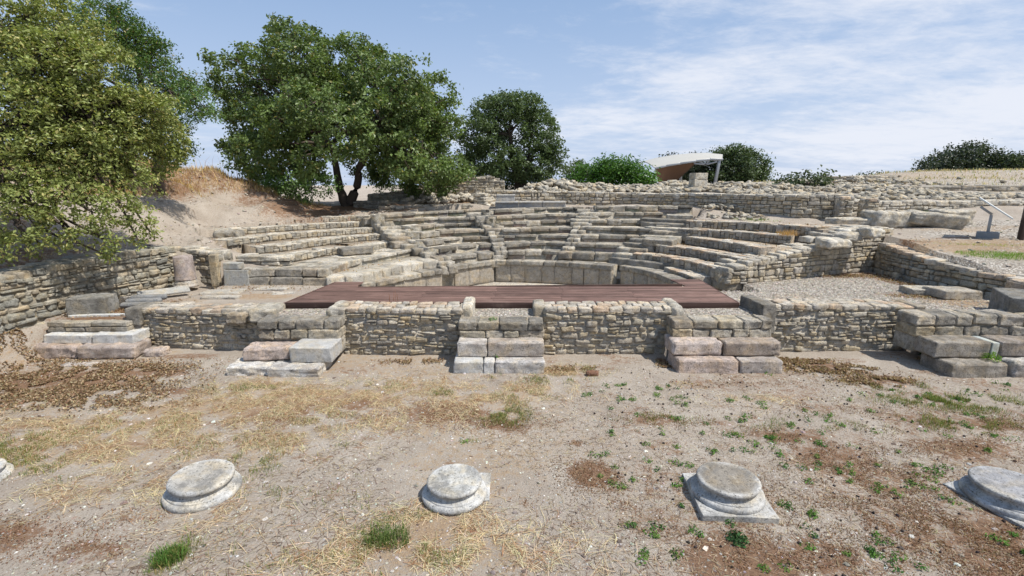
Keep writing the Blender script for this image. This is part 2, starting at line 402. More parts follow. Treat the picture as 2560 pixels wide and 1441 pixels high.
def face_stones(sb, path, zb, zt, ls, hs, pal, depth=.22, t0=0, t1=None, rnd=.45, jit=.16, amp=.16, gap=.008, prot=.02, split=.25, big=.0, tilt=.03, und=.0):
    t1 = path.L if t1 is None else t1
    fb = zb if callable(zb) else (lambda t: zb); ft = zt if callable(zt) else (lambda t: zt)
    zmax = max(ft(t) for t in np.linspace(t0, t1, 30)); z = min(fb(t) for t in np.linspace(t0, t1, 30)); ci = 0
    while z < zmax - .01:
        hc = hs * random.uniform(.7, 1.35)
        if zmax - z - hc < hs * .5: hc = zmax - z
        t = t0 - random.uniform(0, ls * .5); ph = random.uniform(0, 9)
        while t < t1 - .01:
            l = ls * random.choice([.55, .75, .9, 1, 1.15, 1.4, 1.8 if big else 1.3]) * random.uniform(.85, 1.15)
            a = max(t, t0); bb = min(t + l, t1)
            if t1 - bb < ls * .3: bb = t1
            L = bb - a; m = (a + bb) / 2; t = bb if bb >= t1 - 1e-6 else t + l
            if L < .03: continue
            top = ft(m); bot = fb(m)
            if z + hc * .35 > top or z + hc < bot: continue
            p = path.at(m); tg = path.tan(m, .12); nr = np.array([tg[1], -tg[0]]); yaw = math.atan2(tg[1], tg[0])
            parts = [(z, hc)]
            if random.random() < split and hc > .07 and L > .08: f = random.uniform(.35, .65); parts = [(z, hc * f), (z + hc * f, hc * (1 - f))]
            for (zz, hh) in parts:
                hh2 = min(hh, top - zz + .02)
                if hh2 < .02: continue
                subs = [(m, L)]
                if len(parts) == 2 and random.random() < .4 and L > ls * .9: subs = [(m - L * .25, L * .5), (m + L * .25, L * .5)]
                for (mm, LL) in subs:
                    q = path.at(mm); pr = random.uniform(-prot, prot)
                    cc = q - nr * (depth / 2 - pr)
                    wz = und * math.sin(mm * 2.3 + ph)
                    sb.add((cc[0], cc[1], zz + hh2 / 2 + wz), (max(.02, LL / 2 - gap), depth / 2, max(.012, hh2 / 2 - gap * .8)), yaw + random.gauss(0, tilt), random.gauss(0, tilt), random.gauss(0, tilt * .8), rnd, jit, amp, pc(pal))
        z += hc; ci += 1
def cap_stones(sb, path, zt, th, ls, pal, hh=.05, t0=0, t1=None, inset=0.0, gap=.01, amp=.2, rows=2):
    t1 = path.L if t1 is None else t1; ft = zt if callable(zt) else (lambda t: zt)
    for r in range(rows):
        t = t0
        while t < t1 - .03:
            l = ls * random.uniform(.6, 1.5); bb = min(t + l, t1)
            if t1 - bb < ls * .3: bb = t1
            m = (t + bb) / 2; p = path.at(m); tg = path.tan(m, .15); nr = np.array([tg[1], -tg[0]])
            w = th / rows; cc = p - nr * (inset + w * (r + .5))
            sb.add((cc[0], cc[1], ft(m) - hh * .6 + random.uniform(-.01, .015)), ((bb - t) / 2 - gap, w / 2 - gap * .6, hh * random.uniform(.8, 1.2)), math.atan2(tg[1], tg[0]) + random.gauss(0, .04), random.gauss(0, .02), random.gauss(0, .02), .3, .14, amp, pc(pal))
            t = bb
MORT = (.44, .40, .335); DIRT = (.40, .34, .27)
def wall(name, label, pts, zb, zt, th, ls, hs, pal='rubble', mortar=MORT, cap='capping', caph=.05, rnd=.5, gap=.01, prot=.025, split=.3, big=0, tpl=T_MD, inset=.05, mat=None, amp=.17, caprows=2, group=None, cat='stone wall', back=False, tilt=.035, parent=None, und=0.0):
    pa = Path(pts); ks = pa.s
    fb = (lambda t: float(np.interp(t, ks, zb))) if isinstance(zb, (list, tuple)) else (lambda t: zb)
    ft = (lambda t: float(np.interp(t, ks, zt))) if isinstance(zt, (list, tuple)) else (lambda t: zt)
    sb = SB(tpl)
    strip_core(sb, pa, lambda t: fb(t) - .15, lambda t: ft(t) - caph * .9, th, mortar, inset)
    face_stones(sb, pa, fb, lambda t: ft(t) - caph * .6, ls, hs, pal, depth=min(.26, th * .6), rnd=rnd, gap=gap, prot=prot, split=split, big=big, amp=amp, tilt=tilt, und=und)
    if back:
        pb = Path([pa.at(t) - np.array([pa.tan(t)[1], -pa.tan(t)[0]]) * th for t in np.linspace(pa.L, 0, max(2, len(pts)))])
        face_stones(sb, pb, fb(0), lambda t: ft(pa.L * (1 - t / pb.L)) - caph * .6, ls * 1.2, hs * 1.1, pal, depth=min(.2, th * .5), rnd=rnd, gap=gap, prot=prot)
    if cap: cap_stones(sb, pa, ft, th, ls * 1.15, cap, caph, rows=caprows, inset=-.01)
    # stones closing the two ends
    for e in (0, 1):
        t = 0.0 if e == 0 else pa.L; p = pa.at(t); tg = pa.tan(t); nr = np.array([tg[1], -tg[0]]); z = fb(t); sgn = 1 if e == 0 else -1
        while z < ft(t) - .03:
            hh = min(hs * random.uniform(.9, 1.7), ft(t) - z); d = 0
            while d < th - .05:
                w = min(th - d, ls * random.uniform(.7, 1.3)); cc = p - nr * (d + w / 2) + tg * sgn * .09
                sb.add((cc[0], cc[1], z + hh / 2), (.10, w / 2 - gap, hh / 2 - gap), math.atan2(tg[1], tg[0]), 0, 0, rnd, .12, amp, pc(pal)); d += w
            z += hh
    o = sb.build(name, mat or M_ST, parent)
    if parent is None: tag(o, label, cat, group)
    return o
def block(name, x0, x1, y0, y1, z0, z1, pal, mat, label=None, cat='stone block', group=None, yaw=0, pitch=0, roll=0, rnd=.11, jit=.06, amp=.13, parent=None, tpl=T_HI, freq=0):
    sb = SB(tpl); sb.add(((x0 + x1) / 2, (y0 + y1) / 2, (z0 + z1) / 2), ((x1 - x0) / 2, (y1 - y0) / 2, (z1 - z0) / 2), yaw, pitch, roll, rnd, jit, amp, pc(pal), freq)
    o = sb.build(name, mat, parent)
    if parent is None: tag(o, label, cat, group)
    return o

# ================================================================ the ground
CX, CY = .57, 11.15                       # centre of the orchestra
RC = [(-90, 7.2), (-75, 7.2), (-71.5, 8.2), (-70, 10.2), (-67, 11.6), (-45, 11.2), (-34, 11.0), (-33, 9.8), (-25, 10.4), (-17, 11.0), (-7, 11.3), (0, 10.4), (14, 11.1), (17, 10.1), (25, 10.5), (37, 11.6), (38.5, 11.6), (42, 8.7), (46, 8.4), (62, 9.1), (72, 10.2), (90, 10.4)]
OUT_PTS = np.array([
 # left bank and mound
 (-7.3, 13.3, 1.2), (-6.7, 13.5, 1.12), (-7.9, 14.2, 1.4), (-9.6, 8, 1.55), (-9.6, 10, 1.6), (-9.4, 12, 1.6), (-9.0, 13.3, 1.6), (-8.0, 13.4, 1.5), (-9.4, 14.6, 1.75), (-9.9, 16.4, 1.86), (-8.4, 17.5, 1.88), (-7.0, 19.0, 1.95), (-5.6, 20.6, 2.12),
 (-10.6, 12, 1.95), (-11, 10, 1.9), (-11, 14.5, 2.45), (-11.3, 17, 2.75), (-10.3, 18.5, 2.45), (-12, 15, 3.0), (-12.2, 17.5, 3.45), (-12.2, 20.2, 3.85), (-14, 18, 4.3), (-16, 14, 4.3), (-13.5, 11, 2.9), (-13, 8, 2.0), (-18, 10, 3.8),
 (-11.2, 21, 3.42), (-10.5, 21.3, 3.05), (-9.7, 21.5, 2.62), (-9.0, 22.0, 2.3), (-8.2, 21.5, 2.1), (-7.8, 24, 2.2), (-6.5, 22.5, 2.15), (-16, 22, 4.2), (-20, 20, 4.5), (-13.5, 24, 3.0), (-11.2, 23.5, 2.45), (-11, 26, 2.2), (-13.5, 27, 2.4), (-10.2, 23.2, 2.3), (-9.2, 24.5, 2.2), (-18, 30, 2.8), (-12, 32, 2.0), (-30, 25, 4),
 # behind the seats
 (-5, 23, 2.35), (-3.5, 22.5, 2.35), (-2, 22.8, 2.38), (-5, 26, 2.45), (-1, 26, 2.6), (0, 22.4, 2.26), (2, 22.8, 2.26), (4, 22.4, 2.27), (6, 21.2, 2.3), (7.6, 19.8, 2.28), (8, 18.5, 2.15), (7.5, 17.8, 2.1), (9, 17, 2.0), (10, 16.2, 1.93), (8.6, 16.3, 2.02), (11, 15.3, 1.88),
 # right terrace
 (11.6, 14.2, 1.75), (12, 12, 1.5), (12, 10, 1.22), (11.6, 9, 1.15), (14, 14.2, 1.78), (13.7, 16.5, 1.92), (17, 15, 1.95), (18, 11, 1.55), (17, 8, 1.2), (12, 17.5, 2.0), (16, 18, 2.05), (25, 15, 2.0), (21, 24.3, 2.72), (25, 24.8, 2.75), (30, 25.5, 2.8), (21, 27.5, 3.1), (26, 28.5, 3.2), (22, 31, 3.35),
 # plateau behind the long wall
 (2, 25.5, 2.86), (6, 25, 2.86), (8.5, 23, 2.88), (11, 20, 2.85), (12.5, 19.6, 2.75), (17, 20.6, 2.65), (24, 20, 2.7), (10, 26, 2.95), (0, 30, 2.95), (6, 32, 2.95), (14, 28, 3.0), (20, 25, 2.95), (24, 28, 3.2), (20, 36, 3.3), (28, 32, 3.6), (30, 38, 4.15), (36, 40, 4.3), (26, 40, 3.6), (45, 40, 4.4), (24, 50, 3.2),
 (0, 45, 2.9), (10, 50, 2.9), (-10, 45, 2.4), (-25, 50, 2.5), (20, 65, 2.9), (45, 60, 3.6), (60, 30, 4)])
def outer(x, y):
    x = x.ravel(); y = y.ravel(); w = 0; z = 0
    for px, py, pz in OUT_PTS:
        d2 = (x - px)**2 + (y - py)**2 + .12; ww = 1 / d2**2; w = w + ww; z = z + ww * pz
    far = np.clip((np.hypot(x, y) - 60) / 60, 0, 1); zz = z / w
    return zz * (1 - far) + (-6.0) * far * far * (3 - 2 * far) + 2.8 * far * (1 - far)
def front_edge(x):
    e = np.interp(x, [-7.6, -4.95, -3.4, 3.1, 5.05, 8.0], [9.85, 9.66, 9.45, 9.45, 9.6, 9.7])
    for a, b, yy in ((-9.7, -7.5, 9.5), (-4.72, -3.35, 9.12), (-.95, .55, 9.08), (3.05, 4.8, 9.08), (7.95, 12, 9.2)):
        e = np.where((x > a) & (x < b), yy, e)
    return e
def ground(x, y, detail=True):
    shp = np.shape(x); x = np.ravel(np.asarray(x, float)); y = np.ravel(np.asarray(y, float))
    zo = outer(x, y)
    n = fbm2(x, y, .9, 4, 11) - .5
    zo = zo + n * .16 + np.where((x < -5) & (y < 30), (fbm2(x, y, 3.0, 5, 19) - .5) * .26, 0)
    fe = front_edge(x)
    top = np.where(x < -4.6, 12.75, np.where(x < 5.3, 11.8, 12.75 + .34 * (x - 5.6)))
    stage = (x > np.interp(y, [7, 9, 10.5, 12.2, 13], [-9.9, -9.7, -9.6, -9.35, -9.1])) & (x < 10.95) & (y < top)
    zst = np.where(x < -7.4, .64, .75) + n * .03
    z = np.where(stage, zst, zo)
    r = np.hypot(x - CX, y - CY); az = np.degrees(np.arctan2(x - CX, y - CY))
    rc = np.interp(az, [a for a, _ in RC], [b for _, b in RC])
    cav = (r < rc) & (y > 11.7) & ~(stage & ((x < -5.2) | (x > 6.0))) & (np.abs(az) < 86) & ((x > -4.6) | (y > 12.75))
    z = np.where(cav | ((r < 4.9) & (y > 11.75) & (x > -4.6) & (x < 5)), -.12, z)
    front = (y < fe) & (x > -9.9) & (x < 11.4) | (y < 8.0)
    zf = n * .05 + (fbm2(x, y, 5, 3, 4) - .5) * .025
    zf = zf + .56 * np.clip((y - 7.4) / 1.3, 0, 1)**2 * np.clip((-x - 9.05) / .3, 0, 1)
    z = np.where(front, zf, z)
    return z.reshape(shp)
def gz(x, y): return float(ground(np.array([x]), np.array([y]))[0])

# patches of straw, brown duff, gravel: (pixel of the photo, half sizes in metres, strength)
STRAW = [(760, 985, 1.5, .3, .8), (1200, 1000, .8, .3, .7), (950, 1060, .8, .2, .5), (130, 1060, 1.0, .3, .7), (600, 1020, 1.6, .55, 1), (420, 1060, .9, .35, .8), (850, 1000, 1.1, .4, .9), (1050, 960, 1.0, .35, .6), (300, 1120, 1.0, .25, .8), (90, 1110, .6, .3, .8), (700, 1100, .8, .25, .6), (1290, 975, .8, .35, .7), (1400, 930, .6, .25, .9),
 (560, 1290, .6, .15, .5), (1100, 1310, .5, .2, .8), (1000, 1370, .7, .2, .7), (1250, 1400, .8, .2, .6), (200, 1230, .7, .15, .5), (1900, 1000, .6, .2, .5), (1700, 960, .4, .15, .3), (2330, 760, .5, .3, .0), (450, 1210, .5, .2, .4), (800, 1390, .6, .15, .4), (650, 960, .8, .2, .7), (1150, 1030, .7, .25, .6), (60, 1010, .5, .3, .3)]
DUFF = [(420, 980, .5, .14, 1), (700, 1040, .9, .2, .7), (860, 1010, .8, .2, .7), (1180, 1040, .6, .18, .8), (550, 1060, .6, .15, .6), (1900, 960, .9, .2, .5), (2300, 1050, 1.2, .3, .6), (2050, 1020, 1.0, .2, .6), (1850, 1250, .7, .25, .5), (2350, 1350, 1.0, .25, .7), (1700, 1330, .4, .15, .5), (150, 950, 1.5, .5, 1), (40, 880, 1.0, .6, 1), (330, 930, 1.1, .22, .9), (470, 890, .7, .12, .7), (1100, 1030, .6, .28, 1), (1270, 1060, .5, .2, 1), (1480, 1195, .42, .16, 1.4), (1615, 1200, .2, .06, .7), (1400, 1055, .2, .08, .7), (1310, 1260, .15, .05, .5),
 (1640, 1050, .6, .15, .7), (1780, 1060, .5, .15, .6), (1960, 1090, .7, .2, .8), (2100, 1150, .8, .25, .75), (2240, 1200, .9, .25, .7), (2400, 1120, .9, .2, .8), (2500, 1060, .6, .2, .8), (2480, 1330, .9, .3, .8), (2330, 1290, .7, .25, .6), (1850, 1400, .7, .18, .9), (2080, 1390, .5, .2, .8), (2100, 1250, .6, .2, .5), (2500, 1410, .7, .2, .8),
 (40, 1340, .7, .15, .8), (250, 1370, .5, .1, .7), (330, 1300, .4, .1, .5), (1440, 1110, .12, .05, .7), (1000, 905, .5, .12, .5), (1560, 1260, .15, .08, .5), (400, 985, .8, .15, .5), (2050, 915, .5, .25, .9), (2180, 950, .6, .25, .8), (1660, 905, .12, .2, .9), (1950, 900, .2, .2, .8), (2350, 930, .6, .1, .6), (720, 1060, .5, .2, .4), (900, 1050, .5, .2, .4)]
DUFF = [(a, b, c, d * (2.1 if b > 1090 else 1.35), e) for a, b, c, d, e in DUFF]
STRAW = [(a, b, c, d * (1.9 if b > 1090 else 1.0), e) for a, b, c, d, e in STRAW]
def wmask(x, y, lst, z=0):
    m = np.zeros_like(x)
    nz = fbm2(x, y, 2.2, 4, 21) - .5
    for (px, py, a, b, st) in lst:
        cx, cy = uz(px, py, z)
        d = np.sqrt(((x - cx) / a)**2 + ((y - cy) / b)**2) + nz * 1.2
        m = np.maximum(m, st * np.clip(1.35 - d, 0, 1))
    return m
def wbox(x, y, lst): 
    m = np.zeros_like(x); nz = fbm2(x, y, 1.2, 4, 33) - .5
    for (cx, cy, a, b, st) in lst:
        d = np.sqrt(((x - cx) / a)**2 + ((y - cy) / b)**2) + nz * .9
        m = np.maximum(m, st * np.clip(1.5 - d, 0, 1))
    return m
def masks(x, y, z):
    n1 = fbm2(x, y, .7, 4, 50); n2 = fbm2(x, y, 2.6, 4, 60)
    fr = (z < .4)
    straw = np.where(fr, wmask(x, y, STRAW), 0); duff = np.where(fr, wmask(x, y, DUFF), 0)
    straw = np.maximum(straw, np.where(fr, np.clip((n1 - .48) * 4, 0, .5) * np.clip((3 - x) / 3, 0, 1), 0))
    duff = np.maximum(duff, np.where(fr, np.clip((n2 - .60 + .1 * np.clip(x / 2.5, 0, 1)) * 4.0, 0, .5), 0))
    grav = np.where((z > .5) & (z < .95) & (y > 8.8) & (y < 15) & (x > -5.2) & (x < 11), 1.0, 0)
    # mound: dry grass crown, brown under the trees
    crest = np.clip((z - 2.75 - (n1 - .5) * .9) / .35, 0, 1) * (x < -7) * (y < 40)
    straw = np.maximum(straw, crest * np.clip(.75 + (n2 - .5) * 2, 0, 1))
    duff = np.maximum(duff, crest * np.clip(.6 + (n2 - .5) * -2.5, 0, .8))
    D = [(-8.3, 20.6, 2.0, 2.2, 1), (-7.6, 22.5, 2.6, 2.4, 1), (-10.0, 20.0, .9, 1.2, .7), (-5.5, 21.5, 1.6, 1.2, .8), (-13, 9.5, 2.6, 2.6, 1), (-10.6, 10.2, 1.0, 1.8, .65), (9.6, 13.6, 1.5, .35, 1), (10.2, 13.0, .35, 1.2, 1), (-8.3, 10.2, .9, 1.0, 1), (-3, 23.3, 2.4, 1.2, .6), (13.2, 14.0, 1.2, .3, .7), (9.6, 11.2, 1.1, .3, .8)]
    St = [(-6.2, 23.6, 1.4, 1.0, .9), (-3, 24.2, 2.5, 1.2, .8), (12.5, 13.2, 2.5, .7, .75), (14.5, 12.3, 3, .8, .7), (14.5, 15.5, 2.5, .6, .5), (28, 34, 9, 4, .5), (33, 40, 9, 4, .6), (22, 32, 3, 2, .3), (9.9, 10.4, .8, .5, .9), (6.5, 10.9, .8, .5, .5), (-5.8, 11.1, .9, .35, .75), (-7.2, 10.6, .5, .4, .6), (3.7, 9.3, .5, .1, .4)]
    hi = z >= .4
    duff = np.maximum(duff, np.where(hi, wbox(x, y, D), 0)); straw = np.maximum(straw, np.where(hi, wbox(x, y, St), 0))
    grav = np.maximum(grav, np.where((z > 1.0) & (x > 10.8) & (y < 17) , .75 - 1.6 * np.clip(n1 - .42, 0, 1), 0))
    grav = np.maximum(grav, np.where((z > 2.7) & (y > 19) & (x > -1), np.clip(.9 - 2.2 * np.clip(n1 - .5, 0, 1), 0, 1), 0))
    grav = np.where((x < -4.6) & (z < 1), grav * .25, grav)
    return straw, duff, grav
def build_ground():
    xs = np.concatenate([-np.geomspace(1800, 13, 46), np.arange(-12.5, -10.2, .14), np.arange(-10.2, 11.4, .055), np.arange(11.4, 19, .16), np.geomspace(19.4, 1800, 50)])
    ys = np.concatenate([np.arange(-6, 1.6, .5), np.arange(1.6, 2.2, .2), np.arange(2.2, 10.4, .05), np.arange(10.4, 18, .11), np.arange(18, 46, .35), np.geomspace(47, 2500, 40)])
    X, Y = np.meshgrid(xs, ys); Z = ground(X, Y); nx, ny = len(xs), len(ys)
    i = np.arange(ny - 1)[:, None] * nx + np.arange(nx - 1)[None]
    Fc = np.stack([i, i + 1, i + nx + 1, i + nx], -1).reshape(-1, 4)
    s, d, g = masks(X.ravel(), Y.ravel(), Z.ravel())
    o = mesh_obj('ground', np.stack([X.ravel(), Y.ravel(), Z.ravel()], 1), Fc, np.stack([s, d, g], 1), M_GR, smooth=True)
    tag(o, kind='structure')
build_ground()
def slabpoly(sb, pts, z0, z1, col):
    n = len(pts); V = [(*p, z0) for p in pts] + [(*p, z1) for p in pts]
    # fan triangulated as quads around centre
    c = np.mean(np.array(pts), 0); V += [(*c, z1)]
    tri = [[n + i, n + (i + 1) % n, 2 * n] for i in range(n)]
    q = [[i, (i + 1) % n, n + (i + 1) % n, n + i] for i in range(n)]
    sb.extra.append((np.array(V, float), np.array(q, np.int32), np.array(col, float)))
    sb.extra.append((np.array(V, float), np.array(tri, np.int32), np.array(col, float)))
# orchestra floor
sb = SB(); slabpoly(sb, [(CX + 4.7 * math.cos(a), 11.9 + 4.9 * math.sin(a)) for a in np.linspace(-.05, math.pi + .05, 40)], -.1, .012, (.50, .46, .40))
o = sb.build('orchestra_floor', M_ST, smooth=False); tag(o, kind='structure')

# ================================================================ the seats
Zo = {1: (520, 520, 6.861), 2: (860, 500, 6.55), 3: (1080, 490, 6.266), 4: (1380, 490, 6.264), 5: (1660, 520, 6.861), 6: (1950, 440, 4.197)}
def zpx(q, a, b): X, Y, s = Zo[q]; return X + a / s, Y + b / s
WED = {
'L': [[(2, 280, 1365), (2, 680, 1320), (2, 1120, 1210), (2, 1620, 1135)],
 [(1, 2030, 1200), (2, 260, 1225), (2, 500, 1170), (2, 800, 1100), (2, 1220, 1015), (2, 1550, 985)],
 [(1, 2040, 1050), (2, 90, 1005), (2, 390, 955), (2, 870, 860), (2, 1370, 770)],
 [(1, 1200, 840), (1, 1640, 790), (1, 2100, 700), (2, 280, 790), (2, 570, 715), (2, 980, 670)],
 [(1, 830, 680), (1, 1300, 640), (1, 1600, 600), (2, 0, 605), (2, 840, 560)],
 [(1, 340, 560), (1, 760, 500), (1, 1400, 440), (2, 0, 490), (2, 740, 450)],
 [(1, 100, 385), (1, 380, 375), (1, 1100, 325), (1, 2020, 270), (2, 620, 355)],
 [(1, 2090, 160), (2, 0, 265), (2, 610, 260)]],
'M': [[(3, 370, 1095), (3, 530, 1075), (3, 850, 1030), (3, 990, 1015)],
 [(3, 265, 945), (3, 520, 935), (3, 660, 905), (3, 990, 885)],
 [(3, 120, 830), (3, 330, 800), (3, 500, 775), (3, 940, 755)],
 [(2, 1370, 685), (3, 160, 685), (3, 330, 660), (3, 710, 645), (3, 920, 640)],
 [(2, 1250, 545), (3, 160, 550), (3, 740, 535), (3, 880, 530)],
 [(2, 1290, 435), (3, 190, 440), (3, 740, 420), (3, 860, 420)],
 [(2, 760, 320), (2, 1200, 312), (3, 0, 350), (3, 860, 340)],
 [(2, 680, 245), (2, 1330, 200), (3, 350, 230), (3, 830, 220)]],
'C': [[(3, 990, 1015), (3, 1430, 1022), (3, 1850, 1035), (4, 530, 1060), (4, 930, 1100)],
 [(3, 1190, 872), (3, 1780, 868), (4, 100, 880)],
 [(3, 1150, 745), (3, 1530, 730), (4, 0, 730), (4, 210, 745)],
 [(3, 1120, 625), (3, 1720, 610), (4, 270, 622)],
 [(3, 1090, 525), (3, 1470, 525), (4, 0, 500), (4, 330, 500)],
 [(3, 1050, 410), (3, 1550, 395), (4, 0, 380), (4, 400, 375)],
 [(3, 1015, 325), (3, 1500, 300), (4, 0, 290), (4, 480, 288)],
 [(3, 980, 225), (3, 1620, 195), (4, 0, 180), (4, 500, 178)]],
'R': [None,
 [(4, 310, 895), (4, 590, 900), (4, 1000, 910)],
 [(4, 370, 750), (4, 640, 755), (4, 1190, 770)],
 [(4, 470, 615), (4, 820, 620), (4, 1370, 630)],
 [(4, 530, 490), (4, 940, 500), (4, 1580, 520)],
 [(4, 590, 380), (4, 990, 385), (4, 1730, 380)],
 [(4, 680, 270), (4, 890, 262), (4, 1740, 265)],
 [(4, 700, 165), (4, 1210, 165), (4, 2210, 162)]],
'Q': [[(4, 1060, 1090), (4, 1310, 1130), (4, 1610, 1200), (4, 1900, 1320)],
 [(4, 1750, 1130), (4, 2050, 1210), (5, 270, 1100), (5, 500, 1190)],
 [(4, 1260, 910), (4, 1480, 925), (4, 1770, 960), (5, 270, 890), (5, 600, 950), (5, 900, 1050)],
 [(4, 1620, 775), (4, 1930, 805), (5, 400, 700), (5, 790, 770), (5, 1260, 855), (5, 1440, 890)],
 [(5, 370, 500), (5, 830, 560), (5, 1130, 600), (5, 1500, 660), (5, 1690, 700)],
 [(5, 240, 360), (5, 600, 380), (5, 1250, 410), (5, 1840, 465), (5, 2300, 490)],
 [(5, 380, 225), (5, 900, 238), (5, 1300, 252), (5, 1640, 270), (5, 2280, 315), (6, 420, 538), (6, 590, 525)]],
}
ZL = {'L': [.74, .97, 1.15, 1.32, 1.5, 1.67, 1.84, 2.03], 'M': [.76, 1.02, 1.24, 1.42, 1.63, 1.80, 1.99, 2.18], 'C': [.76, 1.04, 1.27, 1.47, 1.68, 1.89, 2.10, 2.30],
      'R': [.76, 1.02, 1.28, 1.52, 1.74, 1.95, 2.18, 2.40], 'Q': [.76, .86, 1.12, 1.36, 1.59, 1.82, 2.06]}
LIP = {w: [None if r is None else [np.array(uz(*zpx(*q), ZL[w][k])) for q in r] for k, r in enumerate(rows)] for w, rows in WED.items()}

def seat_row(parent, pts, ztop, zbase, zlow, depth, style, pal, trim=0):
    pa = Path(smooth_pts(pts, 2)); sb = SB(T_MD); rise = ztop - zbase
    if trim: pa = Path([pa.at(t) for t in np.linspace(0, pa.L - trim, 16)])
    strip_core(sb, pa, zlow, ztop - .015, depth, DIRT if style == 'rubble' else (.42, .385, .32), .06)
    if style == 'slab':
        t = 0
        while t < pa.L - .02:
            l = random.uniform(.38, .95); b = min(t + l, pa.L)
            if pa.L - b < .3: b = pa.L
            m = (t + b) / 2; p = pa.at(m); tg = pa.tan(m, .3); nr = np.array([tg[1], -tg[0]]); yaw = math.atan2(tg[1], tg[0]); dk = .62 if random.random() < .14 else 1; c0 = tuple(v * dk for v in pc(pal, .18))
            hu = rise * random.choice([.42, .5, .58, .5, .98]); o = random.uniform(-.015, .02); dp = min(depth, .55)
            c = p - nr * (dp / 2 - o)
            sb.add((c[0], c[1], ztop - hu / 2 + random.uniform(-.01, .012)), ((b - t) / 2 - .007, dp / 2, hu / 2), yaw + random.gauss(0, .015), random.gauss(0, .015), random.gauss(0, .012), .15, .09, .15, c0)
            if hu < rise * .9:
                c = p - nr * (dp / 2 + .05 - o)
                c1 = tuple(x * random.uniform(.85, 1.0) for x in c0)
                sb.add((c[0], c[1], (ztop - hu + zbase) / 2 - .02), ((b - t) / 2 - .004, dp / 2, (rise - hu) / 2 + .03), yaw, 0, 0, .12, .05, .12, c1)
            if depth > .6:
                c = p - nr * (dp + (depth - dp) / 2); sb.add((c[0], c[1], ztop - .06), ((b - t) / 2 + .02, (depth - dp) / 2 + .02, .055), yaw + random.gauss(0, .02), 0, 0, .3, .1, .2, pc('pale', .1))
            t = b
    else:
        face_stones(sb, pa, zbase - .01, ztop - .012, .19, rise * .95, pal, depth=.2, rnd=.2, jit=.07, amp=.10, gap=.006, prot=.006, split=.45, tilt=.02)
        cap_stones(sb, pa, lambda t: ztop + .004, .5, .27, 'pale' if pal != 'grey' else 'capping', .022, rows=2, inset=-.005, gap=.004, amp=.15)
    o = sb.build('seat_row', M_BL if style == 'slab' else M_ST, parent)
    return o
def podium(parent, pts, ztop, width=.5):
    pa = Path(smooth_pts(pts, 2)); sb = SB(T_MD); t = 0; cop = SB(T_MD)
    while t < pa.L - .02:
        b = min(t + width * random.uniform(.75, 1.2), pa.L)
        if pa.L - b < .25: b = pa.L
        m = (t + b) / 2; p = pa.at(m); tg = pa.tan(m, .3); nr = np.array([tg[1], -tg[0]]); yaw = math.atan2(tg[1], tg[0]); c = p - nr * (.16 + random.uniform(0, .012))
        sb.add((c[0], c[1], (ztop - .14 + .03) / 2), ((b - t) / 2 - .003, .12, (ztop - .17) / 2), yaw, 0, 0, .12, .04, .05, pc('ortho', .07)); t = b
    t = 0
    while t < pa.L - .02:
        b = min(t + random.uniform(.35, .75), pa.L)
        if pa.L - b < .25: b = pa.L
        m = (t + b) / 2; p = pa.at(m); tg = pa.tan(m, .3); nr = np.array([tg[1], -tg[0]]); yaw = math.atan2(tg[1], tg[0]); c = p - nr * .26
        cop.add((c[0], c[1], ztop - .075), ((b - t) / 2 - .005, .27, .075), yaw + random.gauss(0, .01), random.gauss(0, .015), 0, .15, .06, .12, pc('grey', .1)); t = b
    strip_core(sb, pa, 0, ztop - .02, 1.1, (.45, .41, .34), .2)
    sb.build('podium_wall', M_OR, parent); cop.build('coping', M_BL, parent)

INFO = {'L': ('left bank of low seat rows faced with small squared stones, below the bare mound', 'rubble'),
        'M': ('wedge of long grey stone seat rows left of the middle stairway, below the big tree', 'slab'),
        'C': ('middle wedge of grey stone seat rows with the grey marble bench above it', 'slab'),
        'R': ('wedge of long dark seat slabs right of centre, ending at the stairway of separate blocks', 'slab'),
        'Q': ('right bank of curved rows of small shaded stones beside the high rubble end wall', 'rubble')}
for w in 'LMCRQ':
    lips = LIP[w]; c = np.mean([l[len(l) // 2] for l in lips if l is not None], 0)
    t = thing('seating_wedge', INFO[w][0], 'seating wedge', (c[0], c[1], .2), 'stone seating wedges of the theatre')
    for k, l in enumerate(lips):
        if l is None: continue
        z = ZL[w][k]
        if k == 0: podium(t, l, z); continue
        zb = ZL[w][k - 1]
        st = INFO[w][1]
        if w == 'L' and k in (1, 2): st = 'slab'
        if w == 'Q' and k == 1: st = 'rubble'
        depth = {'L': 1.35, 'M': 1.0, 'C': 1.0, 'R': 1.0, 'Q': 1.0}[w]
        if k == len(lips) - 1: depth = .8
        if w == 'L' and k == 1:       # tall smooth riser slabs
            pa = Path(smooth_pts(l, 2)); sb = SB(T_MD); strip_core(sb, pa, .3, z - .02, depth, (.46, .42, .35), .1); tt = 0
            while tt < pa.L - .02:
                b = min(tt + random.uniform(.3, .5), pa.L); b = pa.L if pa.L - b < .2 else b
                m = (tt + b) / 2; p = pa.at(m); tg = pa.tan(m, .3); nr = np.array([tg[1], -tg[0]]); q = p - nr * .28
                sb.add((q[0], q[1], (z + .68) / 2), ((b - tt) / 2 - .003, .28, (z - .68) / 2), math.atan2(tg[1], tg[0]), 0, 0, .14, .05, .1, pc('pale', .08)); tt = b
            sb.build('seat_row', M_OR, t); continue
        zlow = .2 if w in 'LQ' else max(.1, zb - .35)
        seat_row(t, l, z, zb, zlow, depth, st, {'slab': 'grey', 'rubble': 'grey'}[st] if w != 'L' else 'pale' if st == 'slab' else 'rubble', trim=.16 if w == 'Q' and k > 1 else 0)

